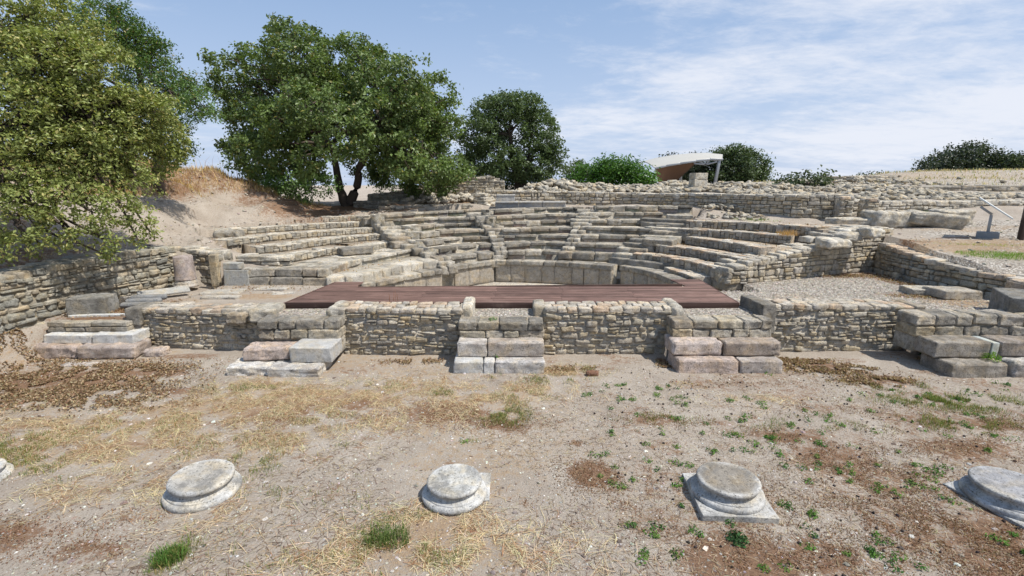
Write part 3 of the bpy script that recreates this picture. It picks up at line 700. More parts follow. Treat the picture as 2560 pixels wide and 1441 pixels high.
# ---- stairways between the wedges
def stairway(label, wl, wr, kmax, width_min=.42, pal='grey', k0=0, wh=False):
    A = []
    for k in range(k0, kmax + 1):
        a = LIP[wl][k]; b = LIP[wr][k] if LIP[wr][k] is not None else None
        if a is None: a = LIP['C'][k]
        if b is None: continue
        A.append(((a[-1] + b[0]) / 2, max(width_min, np.hypot(*(b[0] - a[-1]))), (ZL[wl][k] + ZL[wr][k]) / 2))
    t = thing('stairway', label, 'stairway', (*A[0][0], A[0][2] - .1), 'stairways between the seating wedges')
    for (p, w, z), (q, w2, z2) in zip(A[:-1], A[1:]):
        for f in (0, .5):
            c = p * (1 - f) + q * f; zz = z + (z2 - z) * (f + .10)
            ww = w * (1 - f) + w2 * f; d = q - p; d = d / max(.01, np.hypot(*d)); rad = c - np.array([CX, CY]); rad /= np.hypot(*rad)
            yaw = math.atan2(rad[1], rad[0]) - math.pi / 2
            dl = .5
            cc = c + rad * dl / 2
            sb = SB(T_MD); n = random.choice([1, 2]); us = np.linspace(-ww / 2, ww / 2, n + 1)
            px = np.array([math.cos(yaw), math.sin(yaw)])
            for a, b in zip(us[:-1], us[1:]):
                e = cc + px * (a + b) / 2
                sb.add((e[0], e[1], zz - .13), ((b - a) / 2 - .004, dl / 2, .13), yaw + random.gauss(0, .03), random.gauss(0, .015), 0, .14, .1, .16, pc('pale' if random.random() < .2 else pal, .12))
            e = cc
            sb.add((e[0] + rad[0] * .2, e[1] + rad[1] * .2, zz - .45), (ww / 2, dl / 2, .3), yaw, 0, 0, .1, .05, .1, pc('rubble', .1))
            sb.build('step', M_BL, t)
    return t
stairway('narrow worn stairway at the left, beside the small-stone seat rows', 'L', 'M', 7)
stairway('worn stone stairway between the two central wedges, below the marble bench', 'M', 'C', 7)
stairway('rough narrow stairway right of the middle wedge, beside the long dark slabs', 'C', 'R', 7, k0=1)
stairway('stairway of separate blocks beside the right bank of curved rows', 'R', 'Q', 6, k0=1)
# the white blocks at the foot of the two outer stairways
b = LIP['L'][0][-1]; c = LIP['M'][0][0]
def stepblock(nm, px, py, z0, z1, wx, wy, yaw, pal, mat, label, cat='stone block', group=None):
    x, y = uz(px, py, z1)
    return block(nm, x - wx / 2, x + wx / 2, y - .12, y + wy - .12, z0, z1, pal, mat, label, cat, group, yaw)
WHT = [(.66, .66, .65)]
stepblock('step_block', 1109, 694, .05, .27, .34, .4, .35, WHT[0], M_WM, 'lower white replacement block at the foot of the left stairway', group='new white step blocks')
stepblock('step_block', 1106, 682, .27, .5, .28, .4, .35, WHT[0], M_WM, 'upper white replacement block at the foot of the left stairway', group='new white step blocks')
stepblock('step_block', 1540, 694, .05, .27, .36, .4, -.3, (.45, .45, .44), M_WM, 'lower grey-white block at the foot of the right stairway', group='new white step blocks')
stepblock('step_block', 1548, 679, .27, .5, .3, .4, -.3, (.45, .45, .44), M_WM, 'upper grey-white block at the foot of the right stairway', group='new white step blocks')

# ---- loose slabs lying on the rows
def slab_at(nm, label, px, py, z, L, D, Hh, yaw, pal, mat=None, cat='stone slab', tilt=0, roll=0, rnd=.25, amp=.14, jit=.08, group=None, freq=0, Y=None):
    """px,py: pixel of the middle of the front top edge"""
    x, y = uz(px, py, z) if Y is None else ud(px, py, Y)[:2]
    n = np.array([math.sin(yaw), -math.cos(yaw)]); c = np.array([x, y]) - n * D / 2
    sb = SB(T_HI); sb.add((c[0], c[1], z - Hh / 2), (L / 2, D / 2, Hh / 2), yaw, tilt, roll, rnd, jit, amp, pc(pal), freq)
    o = sb.build(nm, mat or M_BL); return tag(o, label, cat, group)
slab_at('seat_slab', 'long pale seat slab at the left bank with a square right corner', 896, 621, 1.37, .95, .55, .2, .62, 'grey')
slab_at('seat_slab', 'large pitted grey slab overhanging the right bank like a shelf', 1643, 600, 1.53, 1.0, .6, .22, -.55, 'grey')
for (px, py, z, L, col, lb) in [(1700, 538, 2.12, .95, 'grey', 'grey block beside the top of the right stairway'), (1670, 551, 1.98, .8, 'grey', 'second block down beside the right stairway'), (1665, 564, 1.84, .7, 'grey', 'third block down beside the right stairway'), (1655, 577, 1.70, .6, 'pale', 'rough lowest block beside the right stairway')]:
    slab_at('stair_block', lb, px, py, z, L, .5, .16, -.25, col, cat='stone block')
slab_at('boulder', 'large rounded pale stone ending the third seat row at the left', 610, 613, 1.58, 1.25, .6, .3, .1, 'pale', M_ST, 'boulder', rnd=.7, amp=.3)
slab_at('boulder', 'dark weathered stone ending the top seat row at the left', 563, 578, 1.87, .75, .5, .3, .1, 'grey', M_BL, 'boulder', rnd=.5, amp=.3)
slab_at('boulder', 'small rounded stone below the dark end stone of the top left row', 556, 598, 1.68, .4, .35, .15, .1, 'pale', M_ST, 'boulder', rnd=.8, amp=.3)

# ---- left end wall of squared blocks, with fill behind
sb = SB(T_HI)
for row, (z0, z1) in enumerate(((.72, .95), (.95, 1.17))):
    edges = [-6.95, -6.1, -5.45, -4.85] if row == 1 else [-6.95, -6.2, -5.35, -4.62]
    if row == 1: edges = [-6.95, -6.07, -5.38, -4.98, -4.72][:5]
    for a, b_ in zip(edges[:-1], edges[1:]):
        sb.add(((a + b_) / 2, 12.58 + random.uniform(-.03, .03) - (.04 if row == 0 else 0), (z0 + z1) / 2), ((b_ - a) / 2 - .012, .22, (z1 - z0) / 2 - .006), random.gauss(0, .02), 0, 0, .22, .1, .14, pc('grey'))
slabpoly(sb, [(-7.4, 12.7), (-4.75, 12.7), (-4.5, 14.2), (-5.2, 15.4), (-6.6, 14.2), (-7.8, 14.4), (-9, 13.6)], .6, 1.12, DIRT)
o = sb.build('end_wall', M_BL); tag(o, 'two courses of big squared blocks closing the left bank of seats', 'stone wall')
wall('end_wall', 'ragged upper courses on the left end of the seat rows', [(-7.35, 12.95), (-6.2, 12.9), (-5.9, 13.0)], .7, [1.42, 1.36, 1.2], .5, .55, .14, 'pale', cap='pale', big=1, tpl=T_HI, mat=M_ST, amp=.25)
block('gatepost', -7.72, -7.52, 12.38, 12.5, .7, 1.52, 'warm', M_BL, 'upright weathered stone post standing behind the broken column', 'stone post', yaw=-.1)
block('stone_slab', -7.33, -6.72, 12.3, 12.38, .74, 1.14, (.36, .36, .34), M_WM, 'smooth grey notched slab leaning against the left end wall', 'stone slab', pitch=-.1)
block('stone_block', -7.40, -7.0, 12.42, 12.7, 1.14, 1.3, (.37, .37, .35), M_WM, 'small grey block resting above the leaning notched slab')

# ---- right end wall
wall('end_wall', 'high warm-toned rubble wall closing the right bank of seats, stepping down to the left',
     [(5.5, 12.38), (6.15, 12.58), (6.7, 12.8), (7.6, 13.12), (8.5, 13.5), (8.8, 13.6), (9.6, 13.93), (10.5, 14.3), (11.35, 14.65)], .74, [1.1, 1.3, 1.36, 1.50, 1.6, 1.80, 2.0, 2.03, 1.98], .8, .25, .155, 'warm', mortar=(.34, .30, .235), cap='pale', caph=.07, rnd=.36, gap=.009, tpl=T_MD, split=.25, big=1, amp=.18)
sb = SB()
for k, (a, zt) in enumerate((((5.8, 7.2), 1.05), ((6.4, 8.0), 1.30), ((7.1, 9.2), 1.50), ((8.5, 10.4), 1.78))):
    x0, x1 = a; f = lambda x: 13.05 + .355 * (x - 5.6)
    slabpoly(sb, [(x0, f(x0)), (x1, f(x1)), (x1 + .2, 15.5), (x0 + .1, 14.6)], .7, zt, DIRT)
slabpoly(sb, [(8.9, 14.1), (11.0, 14.95), (11.3, 16.5), (8.8, 15.9)], .8, 2.0, DIRT)
o = sb.build('earth_fill', M_ST, smooth=False); tag(o, kind='structure')
wall('side_wall', 'shaded rubble wall running towards the viewer at the right edge of the gravel',
     [(10.62, 14.25), (10.5, 12.5), (10.72, 11.3), (11.2, 9.6)], .72, [1.62, 1.42, 1.30, 1.22], .75, .21, .135, 'side', mortar=(.31, .275, .215), cap='capping', caph=.06, rnd=.4, gap=.009, split=.3, big=1, amp=.2)
for (px, py, z, L, lb) in [(2140, 583, 1.98, .62, 'rounded block second from the left on the right end wall'), (2105, 600, 1.83, .8, 'jagged grey boulder on the step of the right end wall'), (2200, 573, 2.1, .55, 'flat pale block near the right corner of the end wall')]:
    slab_at('boulder', lb, px, py, z, L, .5, .24, .3, 'pale', M_ST, 'boulder', rnd=.6, amp=.3, jit=.15)

# ---- left side wall and corner
wall('side_wall', 'pale dry-stone wall under the overhanging tree at the left', [(-9.5, 7.2), (-9.38, 9.0), (-9.3, 10.5), (-9.0, 12.2), (-8.75, 13.0)], [.35, .5, .6, .7, .7], [1.45, 1.60, 1.66, 1.66, 1.64], .7, .235, .125, 'side', mortar=(.31, .275, .215), cap='side', caph=.08, rnd=.5, gap=.010, big=1, amp=.34, split=.35, tilt=.07, und=.02)
wall('corner_wall', 'short brownish wall between the left side wall and the upright post', [(-8.85, 12.95), (-7.72, 12.62)], .7, [1.62, 1.5], .6, .25, .12, 'rubble', cap='pale', rnd=.4, big=1)

# ---- long wall behind the seats, buttresses, upper ruins
wall('back_wall', 'long pale coursed rubble wall running behind the whole top of the seats',
     [(-1.25, 23.5), (2.2, 23.6), (5.2, 22.9), (7.6, 21.2), (9.2, 18.9), (10.3, 17.9), (11.9, 17.6)], [2.2, 2.2, 2.2, 2.2, 2.0, 1.9, 1.85], [2.98, 2.93, 2.86, 2.86, 2.87, 2.88, 2.88], .7, .26, .135, 'warm', mortar=(.31, .275, .22), cap='pale', caph=.05, rnd=.3, gap=.011, big=1, split=.3)
wall('buttress', 'rounded rubble pier at the right end of the long back wall', [(11.35, 17.25), (11.8, 17.2)], 1.88, 2.84, .4, .3, .12, 'warm', rnd=.5)
wall('buttress', 'second narrow rubble pier, behind the split boulders', [(12.5, 17.5), (12.9, 17.5)], 1.88, 2.74, .5, .3, .12, 'rubble', rnd=.5)
wall('terrace_wall', 'uneven low rubble wall behind the boulders and the information sign', [(12.0, 18.0), (13.6, 18.5), (16.5, 19.0), (21, 19.2), (27, 19)], 1.85, [2.78, 2.62, 2.60, 2.66, 2.7], .8, .36, .13, 'pale', cap='pale', caph=.08, rnd=.5, big=1, und=.02)
wall('ruin_wall', 'tall ruined rubble wall standing in shade behind the trees', [(-6.3, 27.5), (-3.4, 27.0), (-1.2, 26.9), (-.4, 26.9)], 2.35, [2.9, 3.45, 3.7, 3.3], .7, .3, .14, 'rubble', cap='grey', rnd=.5, big=1)
wall('ruin_wall', 'low crumbling wall right behind the trunk of the big tree', [(-7.2, 24.9), (-5.0, 25.1), (-4.0, 25.0)], 2.2, [2.75, 2.95, 2.8], .6, .3, .12, 'pale', cap='pale', rnd=.6, big=1, und=.03)
wall('retaining_wall', 'low shaded wall of squared stones right below the big tree', [(-5.6, 20.9), (-4.3, 21.3), (-2.5, 22.0), (-1.4, 22.3)], 2.05, [2.33, 2.36, 2.4, 2.36], .5, .3, .16, 'grey', cap='grey', rnd=.3, mat=M_BL)
wall('retaining_wall', 'dark stones laid around the foot of the big tree', [(-7.4, 23.2), (-6.2, 23.0), (-4.5, 23.2)], 2.15, [2.45, 2.5, 2.42], .5, .35, .14, 'grey', cap='grey', rnd=.5, mat=M_BL, und=.02)
wall('ruin_wall', 'distant ruined wall on the rise, right of the small round bushes', [(21.2, 34), (27, 35)], 2.7, [3.75, 3.85], .8, .5, .2, 'rubble', cap='grey', rnd=.5, tpl=T_LO)
wall('ruin_wall', 'far pale stone platform on the ridge at the right', [(36.5, 45), (43.5, 45.5)], 3.2, 4.1, 1.5, 1.4, .42, 'pale', cap='pale', rnd=.3, tpl=T_LO)
wall('terrace_wall', 'long grey ledge of big slabs below the dry grassy hill', [(19.8, 25.5), (25, 26), (32, 27)], 2.5, [3.12, 3.16, 3.18], 1.2, .9, .2, 'grey', cap='grey', rnd=.35, mat=M_BL, big=1)
wall('stone_pier', 'stub of wall beside the marble bench at the top of the middle stairway', [(-1.75, 22.7), (-1.2, 22.6)], 2.35, 2.83, .6, .3, .12, 'pale', cap='pale', rnd=.4)
# marble bench
t = thing('marble_bench', 'grey marble bench of three long blocks with one more block on top', 'marble bench', (1.4, 21.9, 2.3))
x0, y0 = uz(1236, 522, 2.33); x1, _ = uz(1390, 519, 2.33)
for i in range(3):
    a = -.72 + i * 1.03; sb = SB(T_HI); sb.add((a + .5, 22.0, 2.32), (.508, .3, .16), 0, 0, 0, .08, .02, .03, pc((.37, .36, .345))); sb.add((a + .5, 21.98, 2.50), (.505, .34, .035), 0, 0, 0, .3, .02, .04, pc((.44, .43, .41)))
    sb.build('bench_block', M_WM, t)
sb = SB(T_HI); sb.add((-.28, 22.2, 2.65), (.40, .25, .12), 0, 0, 0, .12, .03, .04, pc((.37, .36, .345))); sb.add((-.28, 22.2, 2.79), (.42, .27, .03), 0, 0, 0, .3, .03, .04, pc((.44, .43, .41))); sb.build('top_block', M_WM, t)
# square pillar
t = thing('stone_pillar', 'square pillar of stacked blocks standing above the back wall', 'stone pillar', ud(1743, 483, 24.5))
bx, by, bz = ud(1743, 482, 24.5)
for (w, h, z0, nm) in ((.42, .28, 0, 'plinth'), (.33, .34, .28, 'drum_block'), (.31, .30, .63, 'drum_block')):
    sb = SB(T_HI); sb.add((bx, by, bz + z0 + h / 2), (w, .33, h / 2), .1, 0, 0, .1, .04, .07, pc('pale')); sb.build(nm, M_BL, t)

# ---- rubble heaps on the plateau (nobody could count them)
def heap(nm, label, spots, n, size, pal, seedz=0):
    sb = SB(T_LO)
    P = []
    for i in range(n):
        cx, cy, a, b_, hh = random.choice(spots)
        x = cx + random.gauss(0, a * .5); y = cy + random.gauss(0, b_ * .5)
        q = max(0, 1 - ((x - cx) / a)**2 * .6 - ((y - cy) / b_)**2 * .6); P.append((x, y, hh * q))
    P = np.array(P); G = ground(P[:, 0], P[:, 1])
    for (x, y, h), g in zip(P, G):
        s = size * random.uniform(.5, 1.5)
        sb.add((x, y, g + h * random.uniform(.3, 1) + s * .1), (s * random.uniform(.5, 1), s * random.uniform(.4, .8), s * random.uniform(.2, .45)), random.uniform(0, 3), random.gauss(0, .25), random.gauss(0, .25), .5, .25, .2, pc(pal, .15))
    o = sb.build(nm, M_ST); return tag(o, label, 'rubble', kind='stuff')
def P2(px, Y): return (px - 1280) / F_PX * (Y * CP + .1)
heap('rubble', 'heap of loose stones in front of the round tree and the bright green bush', [(P2(1400, 26), 26.5, 1.6, 1.2, .62), (P2(1480, 27), 27, 1.6, 1.2, .5), (P2(1560, 28), 27, 1.6, 1, .35), (P2(1330, 26), 26, 1.2, 1, .35), (P2(1630, 27), 27, 1.2, 1, .25)], 1500, .17, 'rubble')
heap('rubble', 'scattered stones on the plateau around the square pillar', [(P2(1690, 27), 27.5, 1.5, 1, .5), (P2(1820, 27), 27, 2, 1.2, .38), (P2(1900, 26), 25.5, 2.2, 1.5, .32), (P2(1640, 24), 25.5, 3, 1, .18), (P2(1850, 23), 23.5, 3, 1, .2), (P2(2010, 23), 22.5, 2, 1.5, .2)], 1600, .16, 'rubble')
heap('rubble', 'grey stony slope rising to the distant ruined wall', [(P2(2060, 28), 28, 3, 3, .15), (P2(2130, 26), 26, 3, 2.5, .18), (P2(2200, 30), 31, 4, 3, .2), (P2(2280, 24), 23.5, 3, 1.5, .08), (P2(2100, 22), 21.5, 2.5, 1.5, .15), (P2(2400, 22), 21.5, 3, .8, .05)], 1500, .15, 'rubble')
heap('rubble', 'loose stones on the slope behind the right bank of seats', [(P2(1790, 20), 19.8, 1.2, .9, .22), (P2(1850, 18), 18, 1.3, .6, .1)], 140, .09, 'rubble')
heap('rubble', 'stones lying below the shaded ruin wall', [(-4.2, 24.2, 2, .8, .25), (-2.2, 24.4, 1.5, .8, .3), (-1.2, 23.6, .8, .5, .3)], 200, .2, 'pale')

# ================================================================ the stage front: walls, gap walls and steps
FW = dict(ls=.195, hs=.10, mortar=(.50, .455, .385), cap='capping', caph=.05, rnd=.38, gap=.012, prot=.026, split=.4, amp=.26, inset=.03, caprows=3, tpl=T_MD, tilt=.09, und=.015, big=1)
w1 = wall('front_wall', 'leftmost and longest rubble wall of the stage front, with a squared corner block', [(-7.6, 9.62), (-6, 9.5), (-4.95, 9.42)], 0, [.82, .80, .84], .6, pal='warm', **FW)
w2 = wall('front_wall', 'second rubble wall of the stage front, between the pink-and-white steps and the pale marble steps', [(-3.45, 9.22), (-.95, 9.2)], 0, [.92, .90], .6, pal='warm', **FW)
w3 = wall('front_wall', 'rubble wall of the stage front right of the pale marble steps, orange stones on top', [(.62, 9.2), (3.1, 9.22)], 0, [.92, .92], .6, pal='warm', **FW)
w4 = wall('front_wall', 'fourth rubble wall of the stage front, with a slanting end block beside the deck corner', [(5.05, 9.36), (8.0, 9.46)], 0, [.95, .90], .62, pal='warm', **FW)
def part_block(parent, nm, x0, x1, y0, y1, z0, z1, pal, mat, yaw=0, **k):
    o = block(nm, x0, x1, y0, y1, z0, z1, pal, mat, parent=parent, yaw=yaw, **k); return o
def child_abs(o, p): return o
# end blocks stand beside the wall meshes (their parents sit at the wall's own origin)
part_block(w1, 'end_block', -7.74, -7.45, 9.5, 10.15, .5, .86, 'grey', M_BL, rnd=.2)
part_block(w1, 'end_block', -5.2, -4.68, 9.3, 9.95, .62, .88, 'pale', M_BL, rnd=.4, amp=.2, yaw=.12)
part_block(w1, 'end_block', -5.62, -5.24, 9.28, 9.7, .58, .82, 'grey', M_BL, rnd=.4, amp=.2)
part_block(w2, 'end_block', -3.62, -3.32, 9.2, 10.0, .60, .93, 'pale', M_BL, rnd=.5, amp=.2)
part_block(w2, 'end_block', -1.0, -.76, 9.25, 10.05, .4, .97, 'pale', M_BL, rnd=.4, amp=.15)
part_block(w3, 'end_block', .43, .66, 9.3, 9.9, .5, .96, 'grey', M_BL, rnd=.3, amp=.12)
part_block(w3, 'end_block', 3.08, 3.34, 9.15, 9.95, .3, 1.0, 'pale', M_BL, rnd=.75, amp=.12)
part_block(w4, 'end_block', 4.86, 5.14, 9.3, 10.15, .4, .99, 'grey', M_BL, rnd=.12, yaw=.08)
part_block(w4, 'end_block', 7.98, 8.16, 9.42, 10.1, .1, .93, 'grey', M_BL, rnd=.25)
def course_wall(label, x0, x1, y0, z0, z1, D=.42, pal='grey', y1=None):
    sb = SB(T_HI); n = 2; hh = (z1 - z0) / n; y1 = y0 if y1 is None else y1
    yw = math.atan2(y1 - y0, x1 - x0)
    for r in range(n):
        x = x0
        while x < x1 - .02:
            b_ = min(x + random.uniform(.28, .55), x1); b_ = x1 if x1 - b_ < .2 else b_
            m = (x + b_) / 2; yy = y0 + (y1 - y0) * (m - x0) / (x1 - x0)
            sb.add((m, yy + D / 2 + random.uniform(-.012, .012), z0 + hh * (r + .5)), ((b_ - x) / 2 - .007, D / 2, hh / 2 - .004), yw, random.gauss(0, .012), 0, .3, .12, .2, pc(pal if random.random() < .75 else 'warm', .1)); x = b_
    ym = (y0 + y1) / 2
    sb.raw([(x0 + .03, y0 + .05, z0 - .3), (x1 - .03, y1 + .05, z0 - .3), (x1 - .03, y1 + .05, z1 - .03), (x0 + .03, y0 + .05, z1 - .03), (x0 + .03, y0 + .5, z0 - .3), (x1 - .03, y1 + .5, z0 - .3), (x1 - .03, y1 + .5, z1 - .03), (x0 + .03, y0 + .5, z1 - .03)],
           [[0, 1, 2, 3], [3, 2, 6, 7], [1, 5, 6, 2], [4, 0, 3, 7]], MORT)
    o = sb.build('gap_wall', M_BL); return tag(o, label, 'stone wall', 'low two-course walls filling the gaps')
course_wall('low two-course block wall above the white slabs at the far left', -9.2, -7.6, 9.35, .42, .62)
course_wall('low two-course block wall above the pink block and the white block', -4.78, -3.24, 8.86, .43, .80)
course_wall('low two-course block wall above the pale marble steps in the middle', -1.0, .60, 8.78, .46, .79)
course_wall('low two-course block wall above the pinkish steps right of centre', 2.98, 4.84, 8.78, .47, .82)
course_wall('low two-course block wall above the dark grey steps at the far right', 7.46, 10.6, 8.74, .52, .93, y1=8.7, D=.5)
B = block
PINK = (.47, .39, .345); PINK2 = (.50, .43, .39); WH = (.56, .56, .555); WH2 = (.60, .585, .56)
G1 = 'marble steps at the stage front'
B('step_block', -9.12, -8.17, 9.15, 9.6, .25, .41, (.53, .53, .52), M_WM, 'left of the two smooth white slabs at the far left', 'step block', G1, yaw=.0, rnd=.1)
B('step_block', -8.15, -7.36, 9.13, 9.6, .25, .43, (.53, .53, .52), M_WM, 'right of the two smooth white slabs at the far left', 'step block', G1, rnd=.1)
B('step_block', -9.42, -8.36, 8.98, 9.5, -.02, .26, PINK, M_PK, 'pink broken block under the left white slab', 'step block', G1, rnd=.35, amp=.2, yaw=-.05)
B('step_block', -8.32, -7.25, 8.93, 9.5, -.02, .26, PINK2, M_PK, 'pink broken block under the right white slab, sloping top', 'step block', G1, rnd=.35, amp=.2, yaw=.04)
B('stone', -7.2, -6.82, 9.1, 9.4, -.04, .12, PINK2, M_PK, 'small pinkish stone lying right of the pink broken blocks', 'stone', rnd=.6, amp=.3)
B('stone', -8.35, -7.75, 8.55, 8.75, -.04, .025, (.55, .5, .46), M_PK, 'flat chip lying on the leaf litter before the pink blocks', 'stone', rnd=.6, amp=.3)
B('step_block', -4.86, -4.02, 8.42, 8.92, .17, .40, PINK, M_PK, 'rough pink block left of the white cube-cut block', 'step block', G1, rnd=.3, amp=.3, yaw=.03)
B('step_block', -3.98, -3.22, 8.34, 8.92, .17, .44, (.47, .465, .45), M_WM, 'clean white square-cut block with hammered front', 'step block', G1, rnd=.12, amp=.05, yaw=-.02)
B('step_block', -5.02, -4.28, 8.12, 8.72, -.03, .15, WH2, M_PK, 'left half of the thin pale slab under the pink block', 'step block', G1, rnd=.2, amp=.35, yaw=.02)
B('step_block', -4.26, -3.36, 8.06, 8.72, -.03, .16, WH2, M_PK, 'right half of the thin pale slab under the white block', 'step block', G1, rnd=.2, amp=.35, yaw=.0)
B('step_block', -1.04, -.52, 8.23, 8.78, -.03, .225, (.50, .50, .49), M_WM, 'bottom left white marble block of the middle steps', 'step block', G1, rnd=.18, amp=.1)
B('step_block', -.51, -.31, 8.22, 8.78, -.03, .215, (.62, .61, .59), M_WM, 'short white marble piece in the bottom row of the middle steps', 'step block', G1, rnd=.25, amp=.12)
B('step_block', -.30, .575, 8.21, 8.78, -.03, .22, (.56, .54, .52), M_PK, 'long bottom right marble block of the middle steps', 'step block', G1, rnd=.2, amp=.12)
B('step_block', -.99, -.455, 8.45, 9.0, .225, .485, (.53, .50, .465), M_PK, 'upper left pale block of the middle steps', 'step block', G1, rnd=.12)
B('step_block', -.44, .58, 8.45, 9.0, .225, .485, (.49, .44, .39), M_PK, 'upper right pinkish beige block of the middle steps', 'step block', G1, rnd=.14)
B('step_block', 2.93, 4.02, 8.22, 8.8, -.03, .24, PINK, M_PK, 'bottom left pinkish block of the steps right of centre', 'step block', G1, rnd=.25, amp=.12)
B('step_block', 4.05, 4.80, 8.22, 8.8, -.03, .23, (.46, .42, .39), M_PK, 'bottom right greyish block of the steps right of centre', 'step block', G1, rnd=.2, amp=.12)
B('step_block', 2.9, 3.80, 8.46, 9.0, .24, .495, PINK2, M_PK, 'upper left pinkish block of the steps right of centre', 'step block', G1, rnd=.35, amp=.14)
B('step_block', 3.83, 4.86, 8.44, 9.0, .24, .50, (.40, .34, .29), M_PK, 'upper right brownish block of the steps right of centre', 'step block', G1, rnd=.22, amp=.14)
DK = (.37, .335, .29)
B('step_block', 7.6, 8.62, 8.04, 8.72, -.05, .25, DK, M_BL, 'bottom dark grey block of the far right steps', 'step block', G1, rnd=.25, amp=.12, yaw=.02)
B('step_block', 8.70, 9.8, 8.02, 8.72, -.05, .27, (.52, .50, .47), M_PK, 'bottom pale broken block at the far right edge', 'step block', G1, rnd=.3, amp=.18)
B('step_block', 7.52, 8.50, 8.32, 8.95, .25, .55, DK, M_BL, 'upper dark grey block of the far right steps', 'step block', G1, rnd=.2, amp=.1)
B('step_block', 8.51, 8.63, 8.31, 8.8, .27, .54, (.50, .54, .52), M_WM, 'thin upright white marble strip between the dark blocks', 'step block', G1, rnd=.15, amp=.05)
B('step_block', 8.65, 9.8, 8.3, 8.95, .27, .55, (.34, .30, .265), M_BL, 'upper brown-grey block at the far right edge', 'step block', G1, rnd=.2, amp=.1)
B('stone_block', 9.62, 10.52, 8.75, 9.85, .7, 1.2, (.25, .24, .22), M_BL, 'huge dark square block standing on the gravel at the right edge', yaw=-.51, rnd=.1, amp=.05)
B('stone_slab', 9.35, 10.05, 11.1, 11.65, .72, .90, 'pale', M_BL, 'left of two flat pale slabs by the right side wall', 'stone slab', yaw=-.15, rnd=.25, amp=.12)
B('stone_slab', 9.6, 10.55, 10.72, 11.3, .74, .95, 'warm', M_ST, 'right one of two flat slabs by the right side wall, orange side', 'stone slab', yaw=.1, rnd=.3, amp=.15, roll=.03)
B('stone_block', 10.6, 11.4, 9.7, 10.4, 1.0, 1.3, 'capping', M_ST, 'orange topped stone on the end of the right side wall', rnd=.4, amp=.2)
# left pocket
B('stone_block', -9.12, -8.42, 9.75, 10.25, .6, 1.02, (.29, .28, .255), M_BL, 'tilted grey square block behind the white slabs', yaw=.22, rnd=.1, amp=.06)
B('stone_slab', -9.0, -7.85, 9.68, 9.8, .6, .68, (.55, .56, .55), M_WM, 'thin white marble strip lying in front of the tilted grey block', 'stone slab', yaw=.1, rnd=.2)
sb = SB(T_HI)
for i in range(3): sb.add((-8.05 + .02 * i, 10.3 + .14 * i, .74 + .05 * i), (.36, .07, .06), .15, 0, 0, .9, .05, .1, (.22, .225, .23))
o = sb.build('fluted_fragment', M_WM); tag(o, 'dark grey fluted column fragment beside the tilted block', 'column fragment')
sb = SB(T_HI)
for i in range(4): sb.add((-8.3 + .03 * i, 11.45 - .035 * i, .82 - .025 * i), (.52, .035, .035), .75, 0, 0, .8, .03, .06, (.42, .41, .38))
o = sb.build('moulded_slab', M_WM); tag(o, 'long pale moulded marble strip lying before the broken column', 'stone slab')
B('stone_slab', -8.9, -8.2, 10.95, 11.05, .72, .79, (.5, .46, .4), M_WM, 'short pale strip in line with the long moulded marble', 'stone slab', yaw=.55, rnd=.3)
for i, (x, y, a, b_, yw) in enumerate(((-6.9, 11.5, .9, .45, .1), (-5.9, 11.85, .8, .35, -.1), (-5.4, 11.35, .5, .2, .3), (-6.6, 10.9, .8, .3, 0))):
    B('paving_slab', x - a / 2, x + a / 2, y - b_ / 2, y + b_ / 2, .70, .775 + .004 * i, (.52, .485, .43), M_OR, ['largest worn paving slab left of the deck', 'worn paving slab nearest the deck corner and the end wall', 'small worn paving slab beside the deck edge', 'worn paving slab nearest the first front wall'][i], 'paving slab', 'worn paving slabs left of the deck', yaw=yw, rnd=.4, amp=.3, jit=.3)

B('stone', *[v for v in (.0, .0)][:0], 1.30, 1.52, 8.06, 8.2, -.02, .09, (.26, .14, .09), M_ST, 'reddish brown lump lying on the grass before the third front wall', 'stone', rnd=.8, amp=.3)
# ---- broken column on its base
def lathe(prof, n=48, tw=0, noise=0.0, seed=0, col=(.5, .5, .5), tilt=0):
    A = np.linspace(0, 2 * math.pi, n, endpoint=False); V = []
    for r, z in prof:
        V.append(np.stack([r * np.cos(A), r * np.sin(A), np.full(n, z)], 1))
    V = np.concatenate(V)
    if noise:
        nn = vnoise(V * 9 + seed, 2) - .5; d = V.copy(); d[:, 2] *= .3; d /= np.maximum(np.linalg.norm(d, axis=1, keepdims=True), 1e-6)
        V = V + d * (nn * 2 * noise)[:, None]; V[:, 2] += (vnoise(V * 14 + seed + 9, 4) - .5) * noise
    m = len(prof); Fc = []
    for i in range(m - 1):
        for k in range(n): Fc.append([i * n + k, i * n + (k + 1) % n, (i + 1) * n + (k + 1) % n, (i + 1) * n + k])
    return V, np.array(Fc), np.tile(np.array(col), (len(V), 1))
t = thing('broken_column', 'short pinkish marble column stump on a moulded base by the left wall', 'column', (*uz(467, 716, .74), .74))
V, Fc, C = lathe([(0, .18), (.245, .18), (.25, .19), (.235, .23), (.225, .5), (.215, .76), (.20, .775), (.1, .79), (0, .80)], noise=.008, col=(.41, .355, .335))
mesh_obj('shaft', V, Fc, C, M_PK, t)
V, Fc, C = lathe([(0, 0), (.27, 0), (.285, .025), (.28, .05), (.262, .065), (.255, .085), (.262, .10), (.25, .12), (.24, .15), (.235, .19), (0, .19)], noise=.006, col=(.52, .49, .45))
mesh_obj('base_moulding', V, Fc, C, M_PK, t)

